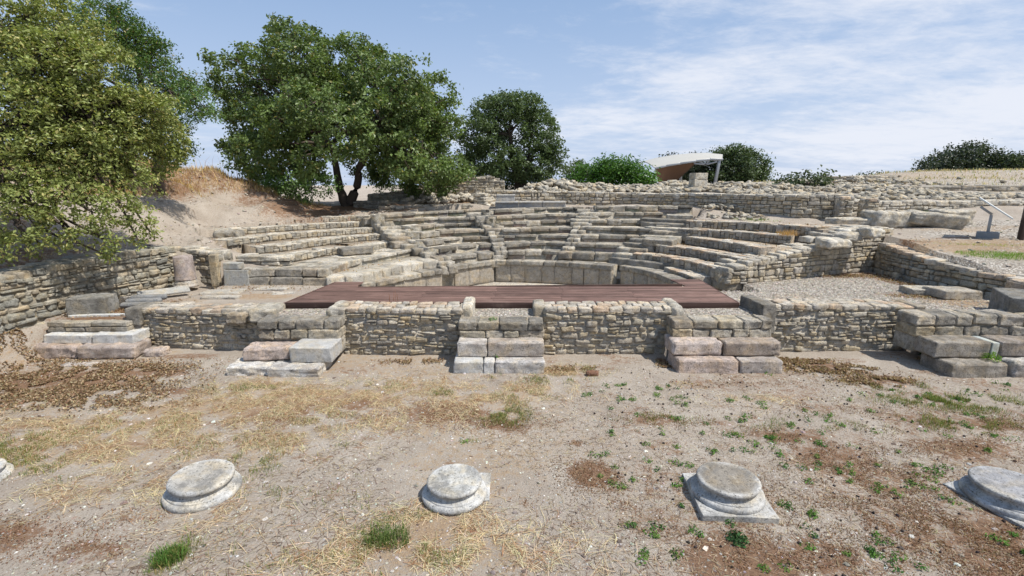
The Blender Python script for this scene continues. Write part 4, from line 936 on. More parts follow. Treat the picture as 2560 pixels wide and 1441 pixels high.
# ---- the row of column bases in the foreground
def column_base(label, px, py, r, hgt, plinth=None, tilt=(0, 0), col=(.42, .42, .415), topcol=None, sink=.02, seed=1, yaw=0, dish=.0, chip=None):
    x, y = uz(px, py, .03); t = thing('column_base', label, 'column base', (x, y, 0), 'column bases standing in a row on the ground', rz=yaw)
    if plinth:
        sb = SB(T_HI); w = plinth[0]; sb.add((plinth[2] if len(plinth) > 2 else 0, plinth[3] if len(plinth) > 3 else 0, plinth[1] / 2 - .03), (w, w, plinth[1] / 2 + .03), 0, 0, 0, .12, .04, .05, pc(tuple(min(.9, c * 1.0) for c in col), .02)); V, Fs, C = sb.arrays(); mesh_obj('plinth', V, Fs, C, M_CB, t)
    z0 = (plinth[1] if plinth else 0) - sink; k = hgt / .2
    prof = [(r - .03, z0)]
    for a in np.linspace(-70, 88, 9): prof.append((r - .032 + .032 * math.cos(R(a)), z0 + (.034 + .032 * math.sin(R(a))) * k))
    zc = z0 + .067 * k
    prof += [(r - .038, zc), (r - .0385, zc + .001), (r - .0385, zc + .012 * k), (r - .0395, zc + .0125 * k)]
    for a in np.linspace(5, 88, 7): prof.append((r - .045 - .045 * math.sin(R(a)), zc + .0135 * k + .036 * k * (1 - math.cos(R(a)))))
    zs = zc + .05 * k; ri = r - .09
    prof += [(ri + .012, zs), (ri + .013, zs + .001), (ri + .013, zs + .009 * k), (ri + .004, zs + .0095 * k), (ri + .004, zs + .014 * k)]
    rt = r + .003; ro = r - .055
    for a in np.linspace(-75, 80, 9): prof.append((ro - .022 + .022 * math.cos(R(a)), zs + (.036 + .022 * math.sin(R(a))) * k))
    zt = zs + .059 * k
    for q in (.925, .9, .75, .5, .25, 0.001): prof.append((ro * q, zt - (dish if q < .8 else 0)))
    V, Fc, C = lathe([(0.001, z0)] + prof, n=128, noise=.0045, seed=seed, col=col)
    if topcol is not None:
        m = np.clip((ro - .02 - np.hypot(V[:, 0], V[:, 1])) / .03, 0, 1) * (V[:, 2] > zt - .03); C = C * (1 - m[:, None]) + np.array(topcol) * m[:, None]
    o = mesh_obj('moulded_disc', V, Fc, C, M_CB, t); o.rotation_euler = (tilt[0], tilt[1], 0)
    return t
column_base('round marble column base with smooth pale top, leftmost of the whole ones', 508, 1222, .375, .25, tilt=(.03, .03), col=(.44, .44, .43), topcol=(.38, .36, .325), seed=3)
column_base('speckled marble column base, the one just left of the picture centre, chip behind it', 1137, 1232, .35, .23, tilt=(.02, 0), plinth=(.255, .02, .12, .14), col=(.46, .46, .45), topcol=(.44, .435, .41), seed=5)
column_base('marble column base on a complete square plinth with gravelly hollow top', 1816, 1238, .375, .23, plinth=(.375, .06, 0, -.02), col=(.43, .425, .41), topcol=(.25, .225, .19), dish=.012, yaw=-.06, seed=8)
column_base('dark grey column base with low plinth, cut by the right picture edge', 2522, 1246, .40, .24, plinth=(.375, .015, .01, .02), col=(.40, .41, .42), topcol=(.30, .30, .31), yaw=.25, seed=11)
column_base('column base at the left picture edge, only its rim showing', -72, 1196, .35, .16, col=(.48, .48, .47), seed=15)

# ================================================================ the wooden deck
def deck():
    z = .865; t = thing('wooden_deck', 'low brown wooden stage deck in front of the sunken orchestra', 'wooden deck', (0, 10.8, .75))
    yb = lambda x: 11.62 + (x + 3.7) * .045
    yf = lambda x: 9.98 - .012 * x
    xl = lambda y: -4.72 + (y - 9.95) * .13; xr = lambda y: 4.72 + (y - 9.95) * .05
    def boards(y0, y1, xa, xb, n, sb):
        w = (y1 - y0) / n
        for i in range(n):
            a = y0 + i * w; m = a + w / 2; x0, x1 = xa(m), xb(m); cuts = [x0] + [x0 + (x1 - x0) * f + random.uniform(-.05, .05) for f in ((.28, .61) if i % 2 else (.45, .78))] + [x1] if x1 - x0 > 3 else [x0, x1]
            for p, q in zip(cuts[:-1], cuts[1:]):
                c = random.uniform(.6, 1.35); sb.add(((p + q) / 2, m, z - .012 + random.uniform(-.0015, .0015)), ((q - p) / 2 - .003, w / 2 - .010, .014), .0, 0, 0, .3, .02, .0, (.172 * c, .104 * c, .084 * c))
    sb = SB(T_LO); boards(9.97, 11.64, xl, xr, 17, sb)
    sbb = SB(T_LO); boards(11.66, 12.2, xl, lambda y: -3.75, 5, sb); boards(11.66, 12.55, lambda y: 4.2 - (y - 11.7) * .12, xr, 8, sb)
    sb.build('planks', M_WOOD, t)
    sf = SB(T_LO)
    sf.add((0, 9.962, z - .052), (4.72, .014, .060), -.0, 0, 0, .2, .01, 0, (.06, .036, .03)); sf.build('fascia', M_WOOD, t)
    sf = SB(T_LO); sf.add((0, 10.02, .79), (4.68, .02, .05), 0, 0, 0, .2, 0, 0, (.035, .02, .016)); sf.add((0, 10.8, .79), (4.6, .03, .05), 0, 0, 0, .2, 0, 0, (.035, .02, .016))
    for xx in np.arange(-4.5, 4.6, 1): sf.add((xx, 10.85, .79), (.04, .8, .045), 0, 0, 0, .2, 0, 0, (.035, .02, .016))
    sf.build('substructure', M_WOOD, t)
    sf = SB(T_LO); sf.add((-4.60, 11.05, z - .035), (.014, 1.12, .04), -.13, 0, 0, .2, 0, 0, (.10, .052, .042)); sf.add((4.79, 11.25, z - .035), (.014, 1.3, .04), -.05, 0, 0, .2, 0, 0, (.10, .052, .042)); sf.add((.25, 11.72, z - .05), (3.95, .014, .06), .045, 0, 0, .2, 0, 0, (.08, .045, .036))
    sf.build('edge_board', M_WOOD, t)
deck()

# ================================================================ boulders, sign, post on the right terrace
slab_at('boulder', 'flat oval grey boulder, leftmost of the boulders before the back wall', 2128, 552, 0, 1.25, .7, .33, -.05, 'grey', M_BL, 'boulder', rnd=.8, amp=.3, Y=16.6)
o = bpy.data.objects['boulder']
def boulder(label, px, py, Y, L, D, Hh, yaw, rnd=.7, amp=.28, pal='grey', tilt=0, roll=0):
    x, y, _ = ud(px, py, Y); z = gz(x, y)
    sb = SB(T_HI); sb.add((x, y, z + Hh * .42), (L / 2, D / 2, Hh / 2), yaw, tilt, roll, rnd * .6, .2, amp, pc('pale'), 2.6 / Hh)
    o = sb.build('boulder', M_BL); tag(o, label, 'boulder', 'boulders lying before the back wall'); return o
bpy.data.objects.remove(o)
boulder('flat oval grey boulder, leftmost of those before the long back wall', 2127, 560, 16.4, 1.3, .7, .30, -.05)
boulder('deeply split rounded boulder between the oval one and the long slanting one', 2222, 562, 16.2, 1.4, .8, .52, .1)
boulder('long smooth slanting boulder right of the split one', 2332, 566, 15.9, 1.45, .7, .46, -.25, roll=.13, rnd=.6)
boulder('square-edged grey boulder behind the long slanting one', 2378, 560, 16.9, 1.0, .7, .48, 0, rnd=.4)
# information sign
bx, by, _ = ud(2468, 590, 13.9); bz = gz(bx, by)
t = thing('information_sign', 'slanted white information board on a bent grey post with concrete foot', 'information sign', (bx, by, bz), rz=-.75)
sb = SB(T_HI); sb.add((0, 0, .07), (.24, .22, .10), 0, 0, 0, .1, .02, .05, (.3, .3, .3)); V, Fs, C = sb.arrays(); mesh_obj('foot', V, Fs, C, M_CONC, t)
sb = SB(T_LO); sb.add((0, 0, .38), (.035, .03, .26), 0, 0, 0, .1, 0, 0, (.2, .2, .2)); V, Fs, C = sb.arrays(); mesh_obj('post', V, Fs, C, M_METAL, t)
sb = SB(T_LO); sb.add((-.12, 0, .76), (.17, .028, .03), 0, 0, .66, .1, 0, 0, (.2, .2, .2)); V, Fs, C = sb.arrays(); mesh_obj('arm', V, Fs, C, M_METAL, t)
sb = SB(T_LO); sb.add((.06, 0, .84), (.46, .42, .016), 0, 0, .64, .1, 0, 0, (.2, .2, .2)); V, Fs, C = sb.arrays(); mesh_obj('panel', V, Fs, C, M_PANEL, t)
bx, by, _ = ud(2551, 600, 13.4); bz = gz(bx, by)
t = thing('wooden_post', 'dark brown post at the right picture edge with a pale curved strip', 'post', (bx, by, bz))
sb = SB(T_LO); sb.add((0, 0, .5), (.055, .055, .56), 0, 0, .02, .2, 0, 0, (.2, .2, .2)); V, Fs, C = sb.arrays(); mesh_obj('post_shaft', V, Fs, C, M_DPOST, t)
sb = SB(T_LO); sb.add((.09, -.06, .45), (.015, .02, .25), 0, .1, -.15, .2, 0, 0, (.2, .2, .2)); V, Fs, C = sb.arrays(); mesh_obj('pale_strip', V, Fs, C, M_PANEL, t)

# ================================================================ the shelter roof far behind
def shelter():
    Y0, Y1 = 48.0, 53.0
    t = thing('shelter', 'white tent-like shelter roof with brown underside on grey steel posts', 'shelter', (*ud(1700, 460, 50)[:2], 2.9))
    def grid(front, back, name, mat, sag=0.0, thick=.06):
        n = len(front); m = 8; V = []
        for j in range(m + 1):
            f = j / m
            for i in range(n):
                p = np.array(front[i]) * (1 - f) + np.array(back[i]) * f; p[2] += sag * math.sin(math.pi * f); V.append(p)
        V = np.array(V); k = len(V); V = np.concatenate([V, V - np.array([0, 0, thick])]); Fc = []
        for j in range(m):
            for i in range(n - 1):
                a = j * n + i; Fc.append([a, a + 1, a + n + 1, a + n]); Fc.append([k + a, k + a + n, k + a + n + 1, k + a + 1])
        for i in range(n - 1): Fc.append([i, k + i, k + i + 1, i + 1]); a = m * n + i; Fc.append([a, a + 1, k + a + 1, k + a])
        o = mesh_obj(name, V, np.array(Fc), None, mat); child(o, t); return o
    fr = [ud(1637, 420, Y0), ud(1665, 413, Y0), ud(1700, 407, Y0), ud(1740, 401, Y0), ud(1775, 397, Y0), ud(1806, 397, Y0)]
    bk = [ud(1590, 409, Y1), ud(1630, 398, Y1), ud(1675, 390, Y1), ud(1720, 386.5, Y1), ud(1765, 387, Y1), ud(1806, 394, Y1)]
    grid(fr, bk, 'roof_membrane', M_MEMB, .35)
    a = np.array(ud(1637, 421, Y0)); b_ = np.array(ud(1650, 470, Y0)); c = np.array(ud(1590, 411, Y1)); d = np.array(ud(1600, 470, Y1))
    f2 = [tuple(a * (1 - s) + b_ * s) for s in (0, .33, .66, 1)]; k2 = [tuple(np.array(ud(1742, 406, 52)) * (1 - s) + np.array(ud(1672, 470, 52)) * s) for s in (0, .33, .66, 1)]
    grid(f2, k2, 'side_curtain', M_BRN, 0, .05)
    sb = SB(T_LO)
    def bar(p, q, r):
        p = np.array(p); q = np.array(q); d = q - p; L = np.linalg.norm(d); yaw = math.atan2(d[1], d[0]); el = math.asin(d[2] / L)
        return ((p + q) / 2, (L / 2, r, r), yaw, 0, -el, .3, 0, 0, (.3, .3, .3))
    for p, q in zip(fr[:-1], fr[1:]):
        p2 = (p[0], p[1] - .1, p[2] - .08); q2 = (q[0], q[1] - .1, q[2] - .08); sb.rows.append(tuple(np.hstack([bar(p2, q2, .09)[0], bar(p2, q2, .09)[1], bar(p2, q2, .09)[2:8], (.3, .3, .3), 0])))
    lowp = [ud(1735, 409, Y0), ud(1765, 412, Y0), ud(1795, 404, Y0)]
    segs = [(lowp[0], lowp[1]), (lowp[1], lowp[2]), (fr[3], lowp[1]), (fr[4], lowp[1]), (fr[4], lowp[2]), (fr[5], lowp[2]), (fr[3], lowp[0])]
    for p, q in segs:
        bb = bar(p, q, .07); sb.rows.append(tuple(np.hstack([bb[0], bb[1], bb[2:8], (.3, .3, .3), 0])))
    sb.build('truss', M_METAL, t)
    for (x0, y0, x1, y1, Y) in ((1799, 398, 1787, 462, Y0), (1700, 405, 1702, 460, 55)):
        sb = SB(T_LO); bb = bar(ud(x0, y0, Y), ud(x1, y1, Y), .13); sb.rows.append(tuple(np.hstack([bb[0], bb[1], bb[2:8], (.3, .3, .3), 0]))); sb.build('roof_post', M_METAL, t)
shelter()

# ================================================================ plants
def unit(v): return v / np.maximum(np.linalg.norm(v, axis=-1, keepdims=True), 1e-9)
def leaves_mesh(P, N, L, Wd, C):
    """folded leaf: two triangles on a midrib"""
    n = len(P); a = unit(np.cross(N, RNG.normal(size=(n, 3)))); b = np.cross(N, a)
    L = L[:, None]; Wd = Wd[:, None]
    V = np.stack([P - a * L * .5, P + b * Wd * .5 + N * Wd * .18, P + a * L * .5, P - b * Wd * .5 + N * Wd * .18], 1).reshape(-1, 3)
    k = np.arange(n)[:, None] * 4
    Fc = np.concatenate([k + np.array([[0, 1, 2, 2]])[:, :3], k + np.array([[0, 2, 3]])])
    return V, Fc, np.repeat(C, 4, 0)
def tubes(paths, nside=6):
    Vs, Fs, off = [], [], 0
    for pts, rad in paths:
        pts = np.array(pts, float); n = len(pts); t = np.gradient(pts, axis=0); t = unit(t)
        ref = np.where(np.abs(t[:, 2:3]) > .9, np.array([[1., 0, 0]]), np.array([[0, 0, 1.]])); u = unit(np.cross(t, ref)); v = np.cross(t, u)
        A = np.linspace(0, 2 * math.pi, nside, endpoint=False); rad = np.asarray(rad)[:, None, None]
        V = pts[:, None] + rad * (np.cos(A)[None, :, None] * u[:, None] + np.sin(A)[None, :, None] * v[:, None])
        i = np.arange(n - 1)[:, None] * nside; k = np.arange(nside)[None]; k2 = (k + 1) % nside
        Fs.append(np.stack([i + k, i + k2, i + nside + k2, i + nside + k], -1).reshape(-1, 4) + off); Vs.append(V.reshape(-1, 3)); off += n * nside
    return np.concatenate(Vs), np.concatenate(Fs)
def limb(a, b, r0, r1, n=7, sag=.12, wob=.06):
    a = np.array(a, float); b = np.array(b, float); L = np.linalg.norm(b - a); out = []
    for f in np.linspace(0, 1, n):
        p = a * (1 - f) + b * f; p[2] += math.sin(math.pi * f) * L * sag
        p += RNG.normal(size=3) * L * wob * math.sin(math.pi * f); out.append(p)
    return out, np.linspace(r0, r1, n)
def crown(blobs, dens, per, cs, ll, lw, col, shell=.55, up=.35, hole=.0, cvar=.22, seed=0, yellow=.0, ycol=(.20, .19, .05), flat=.85):
    """blobs: (x,y,z,r[,density]) -> leaf mesh arrays + cluster centres"""
    P, K = [], []
    for bl in blobs:
        x, y, z, r = bl[:4]; dn = bl[4] if len(bl) > 4 else 1
        n = max(5, int(dens * r * r * dn)); d = unit(RNG.normal(size=(n, 3))); rr = r * (shell + (1.06 - shell) * RNG.random(n)**.6)
        rr *= .84 + .42 * vnoise(d * 2.1 + seed + x, 3)
        d = d * rr[:, None]; d[:, 2] *= flat; P.append(np.array([x, y, z]) + d)
    Cn = np.concatenate(P)
    if hole: Cn = Cn[vnoise(Cn * .9 + seed, 9) > hole]
    bc = np.mean(np.array([b[:3] for b in blobs]), 0)
    n = len(Cn); tint = 1 + cvar * RNG.normal(size=n); tint = np.clip(tint, .5, 1.7)
    m = RNG.poisson(per, n); idx = np.repeat(np.arange(n), m)
    o = RNG.normal(size=(len(idx), 3)) * cs * np.array([1, 1, .75]); p = Cn[idx] + o
    N = unit(RNG.normal(size=(len(idx), 3)) + unit(p - bc) * .5 + np.array([0, 0, up * 2]))
    C = np.array(col)[None] * (tint[idx] * (1 + .10 * RNG.normal(size=len(idx))))[:, None]
    yv = RNG.random(len(idx)) < yellow; C[yv] = np.array(ycol) * (1 + .2 * RNG.normal(size=(yv.sum(), 1)))
    C = np.clip(C, .004, .9)
    L = ll * RNG.uniform(.6, 1.3, len(idx)); return leaves_mesh(p, N, L, L * lw, C), Cn
def tree(nm, label, cat, base, stems, blobs, dens, per, cs, ll, lw, col, group=None, trunk_r=.2, twigs=.25, sub=True, tw_r=.02, **k):
    t = thing(nm, label, cat, base, group)
    (V, Fc, C), Cn = crown(blobs, dens, per, cs, ll, lw, col, **k)
    ps = []
    forks = []
    for st in stems:
        pts = [np.array(base) + np.array([0, 0, -.15])] + [np.array(q) for q in st]; rad = np.linspace(trunk_r, trunk_r * .55, len(pts)); rad[0] *= 1.25
        pp, rr = [], []
        for a, b, ra, rb in zip(pts[:-1], pts[1:], rad[:-1], rad[1:]):
            q, w = limb(a, b, ra, rb, 5, .0, .03); pp += q[:-1]; rr += list(w[:-1])
        pp.append(pts[-1]); rr.append(rad[-1]); ps.append((pp, rr)); forks += [pts[-1], pts[-1], (pts[-1] + pts[-2]) / 2]
    for b in blobs:
        c = np.array(b[:3]); f = min(forks, key=lambda q: np.linalg.norm(q - c) + random.uniform(0, 1.0)); d = np.linalg.norm(c - f)
        r0 = trunk_r * .5 * min(1, .35 + b[3] / 2.2); q, w = limb(f, c, r0, r0 * .35, 8, .08, .05); ps.append((q, w))
        near = Cn[np.linalg.norm(Cn - c, axis=1) < b[3] * 1.15]
        m = int(len(near) * twigs)
        if m and sub:
            for e in near[RNG.choice(len(near), m, replace=False)]:
                s = q[random.randint(3, 7)]; qq, ww = limb(s, e, max(r0 * .3, tw_r), tw_r * .4, 5, .03, .08); ps.append((qq, ww))
    TV, TF = tubes(ps)
    child(mesh_obj('trunk', TV, TF, None, M_BARK), t)
    child(mesh_obj('crown', V, Fc, C, M_LEAF, smooth=False), t)
    return t
def PB(px, py, Y, rpx, spread=0.0, dn=1.0):
    """crown lobe: pixel of its middle, distance and radius in pixels of the photo"""
    Y2 = Y + random.uniform(-spread, spread); x, y, z = ud(px, py, Y2); return (x, y, z, rpx * (Y * CP) / F_PX, dn)

# --- the big oak
lobes = [(730, 120, 78), (650, 150, 55), (850, 150, 80), (930, 150, 58), (590, 200, 60), (548, 140, 26), (535, 205, 26), (700, 230, 95), (820, 250, 100), (940, 240, 90), (1010, 240, 60), (1040, 300, 70), (1085, 270, 48), (1118, 240, 24), (1120, 300, 38),
         (640, 300, 78), (760, 330, 90), (880, 330, 90), (1000, 350, 85), (1100, 340, 50), (605, 370, 50), (690, 390, 70), (1075, 410, 62), (1130, 420, 42), (980, 420, 60), (1040, 455, 42), (575, 355, 28), (660, 430, 50), (780, 420, 55), (1165, 415, 20), (905, 400, 50), (600, 260, 50), (770, 90, 40), (700, 75, 30), (880, 100, 30)]
bl = [PB(a, b + 6, 24, c * .87, 2.2) for a, b, c in lobes] + [PB(a, b, Y, c * .95, .4) for a, b, Y, c in ((700, 300, 20.6, 60), (780, 260, 20.2, 70), (860, 330, 20.0, 75), (950, 300, 20.4, 70), (1010, 390, 20.8, 60), (1080, 430, 21, 48), (1140, 430, 21.4, 40), (640, 370, 21, 50), (760, 400, 21, 50), (1100, 460, 22, 34))] + [PB(random.uniform(620, 1080), random.uniform(150, 400), 24 + random.uniform(-3.2, 3.2), 62, 0, .7) for _ in range(14)]
base = ud(868, 516, 23.6); base = (base[0], base[1], gz(base[0], base[1]))
tree('oak_tree', 'big spreading green oak with a forked dark trunk behind the left seat rows', 'tree', base, [[ud(850, 475, 23.7), ud(842, 430, 23.9), ud(838, 390, 24), ud(800, 330, 24)], [ud(892, 468, 23.5), ud(898, 420, 23.3), ud(920, 380, 23.2), ud(945, 320, 23.3)]],
     bl, 62, 36, .135, .15, .6, (.125, .178, .052), trunk_r=.21, twigs=.10, hole=.26, cvar=.2, yellow=.05)
# --- round dense tree
bl = [PB(a - 4, b + 14, 30, c * .86, 1.5) for a, b, c in [(1280, 285, 88), (1205, 320, 58), (1350, 300, 52), (1270, 250, 46), (1240, 385, 75), (1335, 390, 68), (1392, 385, 34), (1185, 370, 38), (1290, 430, 62), (1225, 265, 40), (1325, 255, 40), (1190, 290, 32), (1370, 345, 40), (1230, 440, 40), (1350, 440, 44), (1200, 420, 34)]]
base = ud(1300, 478, 30); base = (base[0], base[1], gz(base[0], base[1]))
tree('round_tree', 'dense rounded dark green tree behind the marble bench', 'tree', base, [[ud(1285, 420, 30), ud(1275, 340, 30)], [ud(1320, 400, 30.3)]], bl, 60, 38, .15, .15, .6, (.085, .125, .045), trunk_r=.22, twigs=.04, cvar=.16)
# --- bushes left of the big oak's trunk
bl = [PB(a, b, 23.6, c, .6) for a, b, c in [(680, 465, 42), (740, 485, 42), (640, 445, 32), (790, 470, 36), (720, 445, 45), (765, 505, 28), (820, 455, 28), (700, 490, 30)]]
base = ud(730, 520, 23.6); base = (base[0], base[1], gz(base[0], base[1]))
tree('bush', 'bright green bush in the shade under the left side of the big oak', 'bush', base, [[ud(725, 480, 23.6)]], bl, 46, 34, .16, .12, .55, (.18, .29, .09), trunk_r=.06, twigs=.05, cvar=.25)
bl = [PB(a, b, 28.5, c, 1.0) for a, b, c in [(960, 455, 30), (1010, 460, 26), (930, 440, 26), (1050, 455, 22)]]
base = ud(980, 490, 28.5); base = (base[0], base[1], gz(base[0], base[1]))
tree('bush', 'green bush seen under the crown right of the big oak trunk', 'bush', base, [[ud(980, 470, 28.5)]], bl, 40, 30, .16, .13, .55, (.08, .115, .035), trunk_r=.06, twigs=.05, cvar=.25)
# --- trees and bushes on the plateau
def far_tree(nm, label, cat, Y, lobes, basepx, col, ll=.2, dens=26, cs=.22, per=28, spread=1.2, group=None, **k):
    bl = [PB(a, b, Y, c, spread) for a, b, c in lobes]; b0 = ud(basepx[0], basepx[1], Y); z = gz(b0[0], b0[1]); b0 = (b0[0], b0[1], min(z, b0[2]))
    return tree(nm, label, cat, b0, [[ud(basepx[0], (basepx[1] + lobes[0][1]) / 2, Y), ud(lobes[0][0], lobes[0][1] + 5, Y)]], bl, dens, per, cs, ll, .6, col, group, trunk_r=.15, twigs=.03, **k)
far_tree('fig_bush', 'bright green fig bush growing on the stone heaps beside the shelter', 'bush', 30, [(1520, 435, 42), (1470, 440, 34), (1570, 435, 40), (1610, 448, 28), (1530, 415, 26), (1440, 452, 20), (1500, 450, 32), (1580, 455, 26), (1625, 455, 16)], (1530, 475), (.07, .16, .022), ll=.17, dens=75, per=30, up=.7, cvar=.16)
far_tree('olive_tree', 'grey-green tree half hidden between the round tree and the fig bush', 'tree', 38, [(1440, 425, 26), (1465, 420, 20), (1415, 430, 20), (1450, 445, 24)], (1440, 470), (.11, .14, .07))
far_tree('pine_tree', 'large green tree just right of the white shelter', 'tree', 55, [(1850, 415, 52), (1815, 400, 34), (1880, 415, 34), (1845, 390, 28), (1900, 440, 24), (1820, 440, 36), (1870, 450, 34), (1800, 450, 22), (1790, 385, 14)], (1845, 470), (.075, .11, .042), ll=.26, dens=26, cs=.3)
far_tree('round_bush', 'left of two small round bushes in front of the distant ruined wall', 'bush', 29, [(1960, 455, 24), (1985, 460, 20), (1940, 462, 16)], (1960, 482), (.08, .11, .055))
far_tree('round_bush', 'right and larger of two small round bushes in front of the distant ruined wall', 'bush', 28, [(2020, 455, 24), (2045, 450, 18), (2005, 462, 18), (2025, 470, 18), (2060, 445, 10)], (2020, 485), (.08, .105, .05))
far_tree('low_tree', 'low dark tree between the ruined wall and the pale platform', 'tree', 62, [(2165, 448, 16), (2190, 450, 18), (2210, 452, 14), (2145, 446, 10)], (2185, 465), (.06, .085, .05), ll=.28, dens=14, cs=.3)
far_tree('dark_tree', 'large dark tree on the ridge at the right', 'tree', 62, [(2400, 408, 48), (2430, 395, 36), (2360, 415, 40), (2330, 420, 28), (2470, 410, 40), (2400, 430, 36), (2440, 430, 34), (2345, 438, 20)], (2400, 450), (.042, .058, .032), ll=.3, dens=20, cs=.34)
far_tree('dark_tree', 'green trees continuing the ridge to the right picture edge', 'tree', 60, [(2500, 415, 30), (2535, 412, 30), (2560, 420, 34), (2515, 430, 30), (2590, 415, 34)], (2530, 450), (.045, .065, .025), ll=.3, dens=20, cs=.34)
far_tree('pine_tree', 'dark tree tops showing inside and behind the shelter', 'tree', 58, [(1725, 435, 38), (1762, 430, 32), (1700, 440, 30), (1780, 440, 24), (1740, 400, 16), (1690, 398, 14), (1670, 395, 12)], (1730, 465), (.03, .042, .02), ll=.26, dens=30, cs=.3)
# --- near oak at the left
NC = (.215, .25, .075)
nl = [(40, 60, 11, 115), (150, 70, 11.3, 95), (30, 180, 10.6, 120), (150, 180, 10.8, 120), (250, 190, 11.2, 95), (310, 260, 11.5, 90), (110, 290, 10.6, 110), (230, 300, 10.9, 110), (350, 310, 12, 85), (385, 265, 12, 62), (30, 300, 10, 110), (330, 380, 11.8, 80), (410, 350, 12.3, 55), (230, 390, 10.8, 85), (120, 400, 10.3, 95), (20, 410, 9.8, 100), (60, 500, 9.6, 62, .8), (170, 480, 10, 55, .8), (260, 460, 10.6, 55, .8), (340, 440, 11.2, 45, .8), (430, 400, 12.5, 36), (200, 120, 11.6, 60),
      (50, 560, 9.5, 62, .7), (150, 560, 9.8, 60, .7), (230, 530, 10.2, 55, .7), (300, 520, 10.4, 45, .7), (350, 545, 10.7, 38, .7), (100, 610, 9.6, 38, .6), (250, 590, 10.1, 32, .5), (290, 610, 10.2, 26, .5), (345, 600, 10.5, 24, .5), (375, 580, 10.7, 20, .5), (180, 610, 9.9, 28, .5), (20, 620, 9.4, 40, .6), (210, 470, 10.3, 40, .7), (270, 640, 10.2, 14, .5), (365, 470, 11.3, 30, .6)]
bl = [(*ud(q[0], q[1], q[2])[:3], q[3] * .92 * q[2] * CP / F_PX, q[4] if len(q) > 4 else 1) for q in nl]
bx, by = -13.2, 10.8
tree('oak_tree', 'olive green oak filling the left, its branches hanging over the dry-stone wall', 'tree', (bx, by, gz(bx, by)), [[(-12.9, 10.9, 4.2), (-11.4, 10.8, 5.2)], [(-12.8, 11.0, 4.0), (-11.6, 11.4, 4.4), (-10.2, 11.6, 4.6)], [(-12.9, 10.7, 3.8), (-11.3, 10.2, 3.6)]],
     bl, 215, 26, .075, .082, .52, NC, trunk_r=.24, twigs=.10, tw_r=.008, cvar=.2, yellow=.14, ycol=(.36, .33, .12), seed=40, hole=.30)
# --- feathery brighter trees behind it
bl = [PB(*q) for q in [(270, 60, 17, 62, .6), (310, 110, 17, 60, .6), (230, 40, 17, 40, .5), (390, 140, 16.5, 42, .6), (370, 200, 16, 60, .6), (430, 220, 16, 52, .6), (330, 170, 16.5, 55), (440, 290, 15.8, 48, .5), (490, 260, 15.8, 36, .5), (520, 285, 15.6, 24, .3), (540, 290, 15.4, 16, .4), (480, 200, 16, 20, .4), (395, 110, 16.5, 24, .5), (300, 30, 17, 26, .5), (410, 370, 15.5, 42), (465, 375, 15.6, 22, .5), (350, 100, 16.5, 36), (470, 230, 16, 28, .5)]]
tree('elm_tree', 'brighter green feathery tree rising behind the olive green oak', 'tree', (-11.9, 17.0, gz(-11.9, 17.0)), [[(-11.6, 16.8, 5.2), (-12.0, 16.6, 7.4)], [(-11.5, 16.6, 4.8), (-10.9, 16.2, 5.9)]], bl, 150, 30, .11, .085, .5, (.085, .15, .035), trunk_r=.12, twigs=.08, tw_r=.01, hole=.16, cvar=.22, yellow=.08, ycol=(.2, .17, .04), seed=12)

# ================================================================ small growth, litter and pebbles
def blades(P, Hh, Wd, C, lean=.5):
    n = len(P); th = RNG.uniform(0, 2 * math.pi, n); d = np.stack([np.cos(th), np.sin(th), np.zeros(n)], 1); s = np.stack([-np.sin(th), np.cos(th), np.zeros(n)], 1)
    ln = (np.abs(RNG.normal(size=n)) * lean * Hh)[:, None]; up = np.array([0, 0, 1.]) * Hh[:, None]; w = Wd[:, None] / 2
    V = np.stack([P - s * w, P + s * w, P + d * ln * .35 + up * .6 + s * w * .8, P + d * ln * .35 + up * .6 - s * w * .8, P + d * ln + up * .95], 1).reshape(-1, 3)
    k = np.arange(n)[:, None] * 5; return V, [k + np.array([[0, 1, 2, 3]]), k + np.array([[3, 2, 4]])], np.repeat(C, 5, 0)
def cvar(col, n, v=.2): return np.clip(np.array(col)[None] * (1 + v * RNG.normal(size=(n, 1))) * (1 + .05 * RNG.normal(size=(n, 3))), .005, .95)
def scatter(lst, n, z=0.0, k=.55, thr=.42):
    """points in the pixel-placed patches"""
    wts = np.array([q[2] * q[3] * q[4] for q in lst]); wts /= wts.sum(); idx = RNG.choice(len(lst), n, p=wts); out = np.zeros((n, 2))
    for i, q in enumerate(lst):
        m = idx == i; c = uz(q[0], q[1], z); out[m] = np.array(c) + RNG.normal(size=(m.sum(), 2)) * np.array([q[2], q[3]]) * k
    nz = fbm2(out[:, 0], out[:, 1], 5, 3, 77); out = out[nz > thr]
    return out
def on_ground(xy, dz=0.0): return np.column_stack([xy, ground(xy[:, 0], xy[:, 1]) + dz])
def front_only(xy): return xy[(xy[:, 1] < 9.0) & (xy[:, 1] > 2.0)]
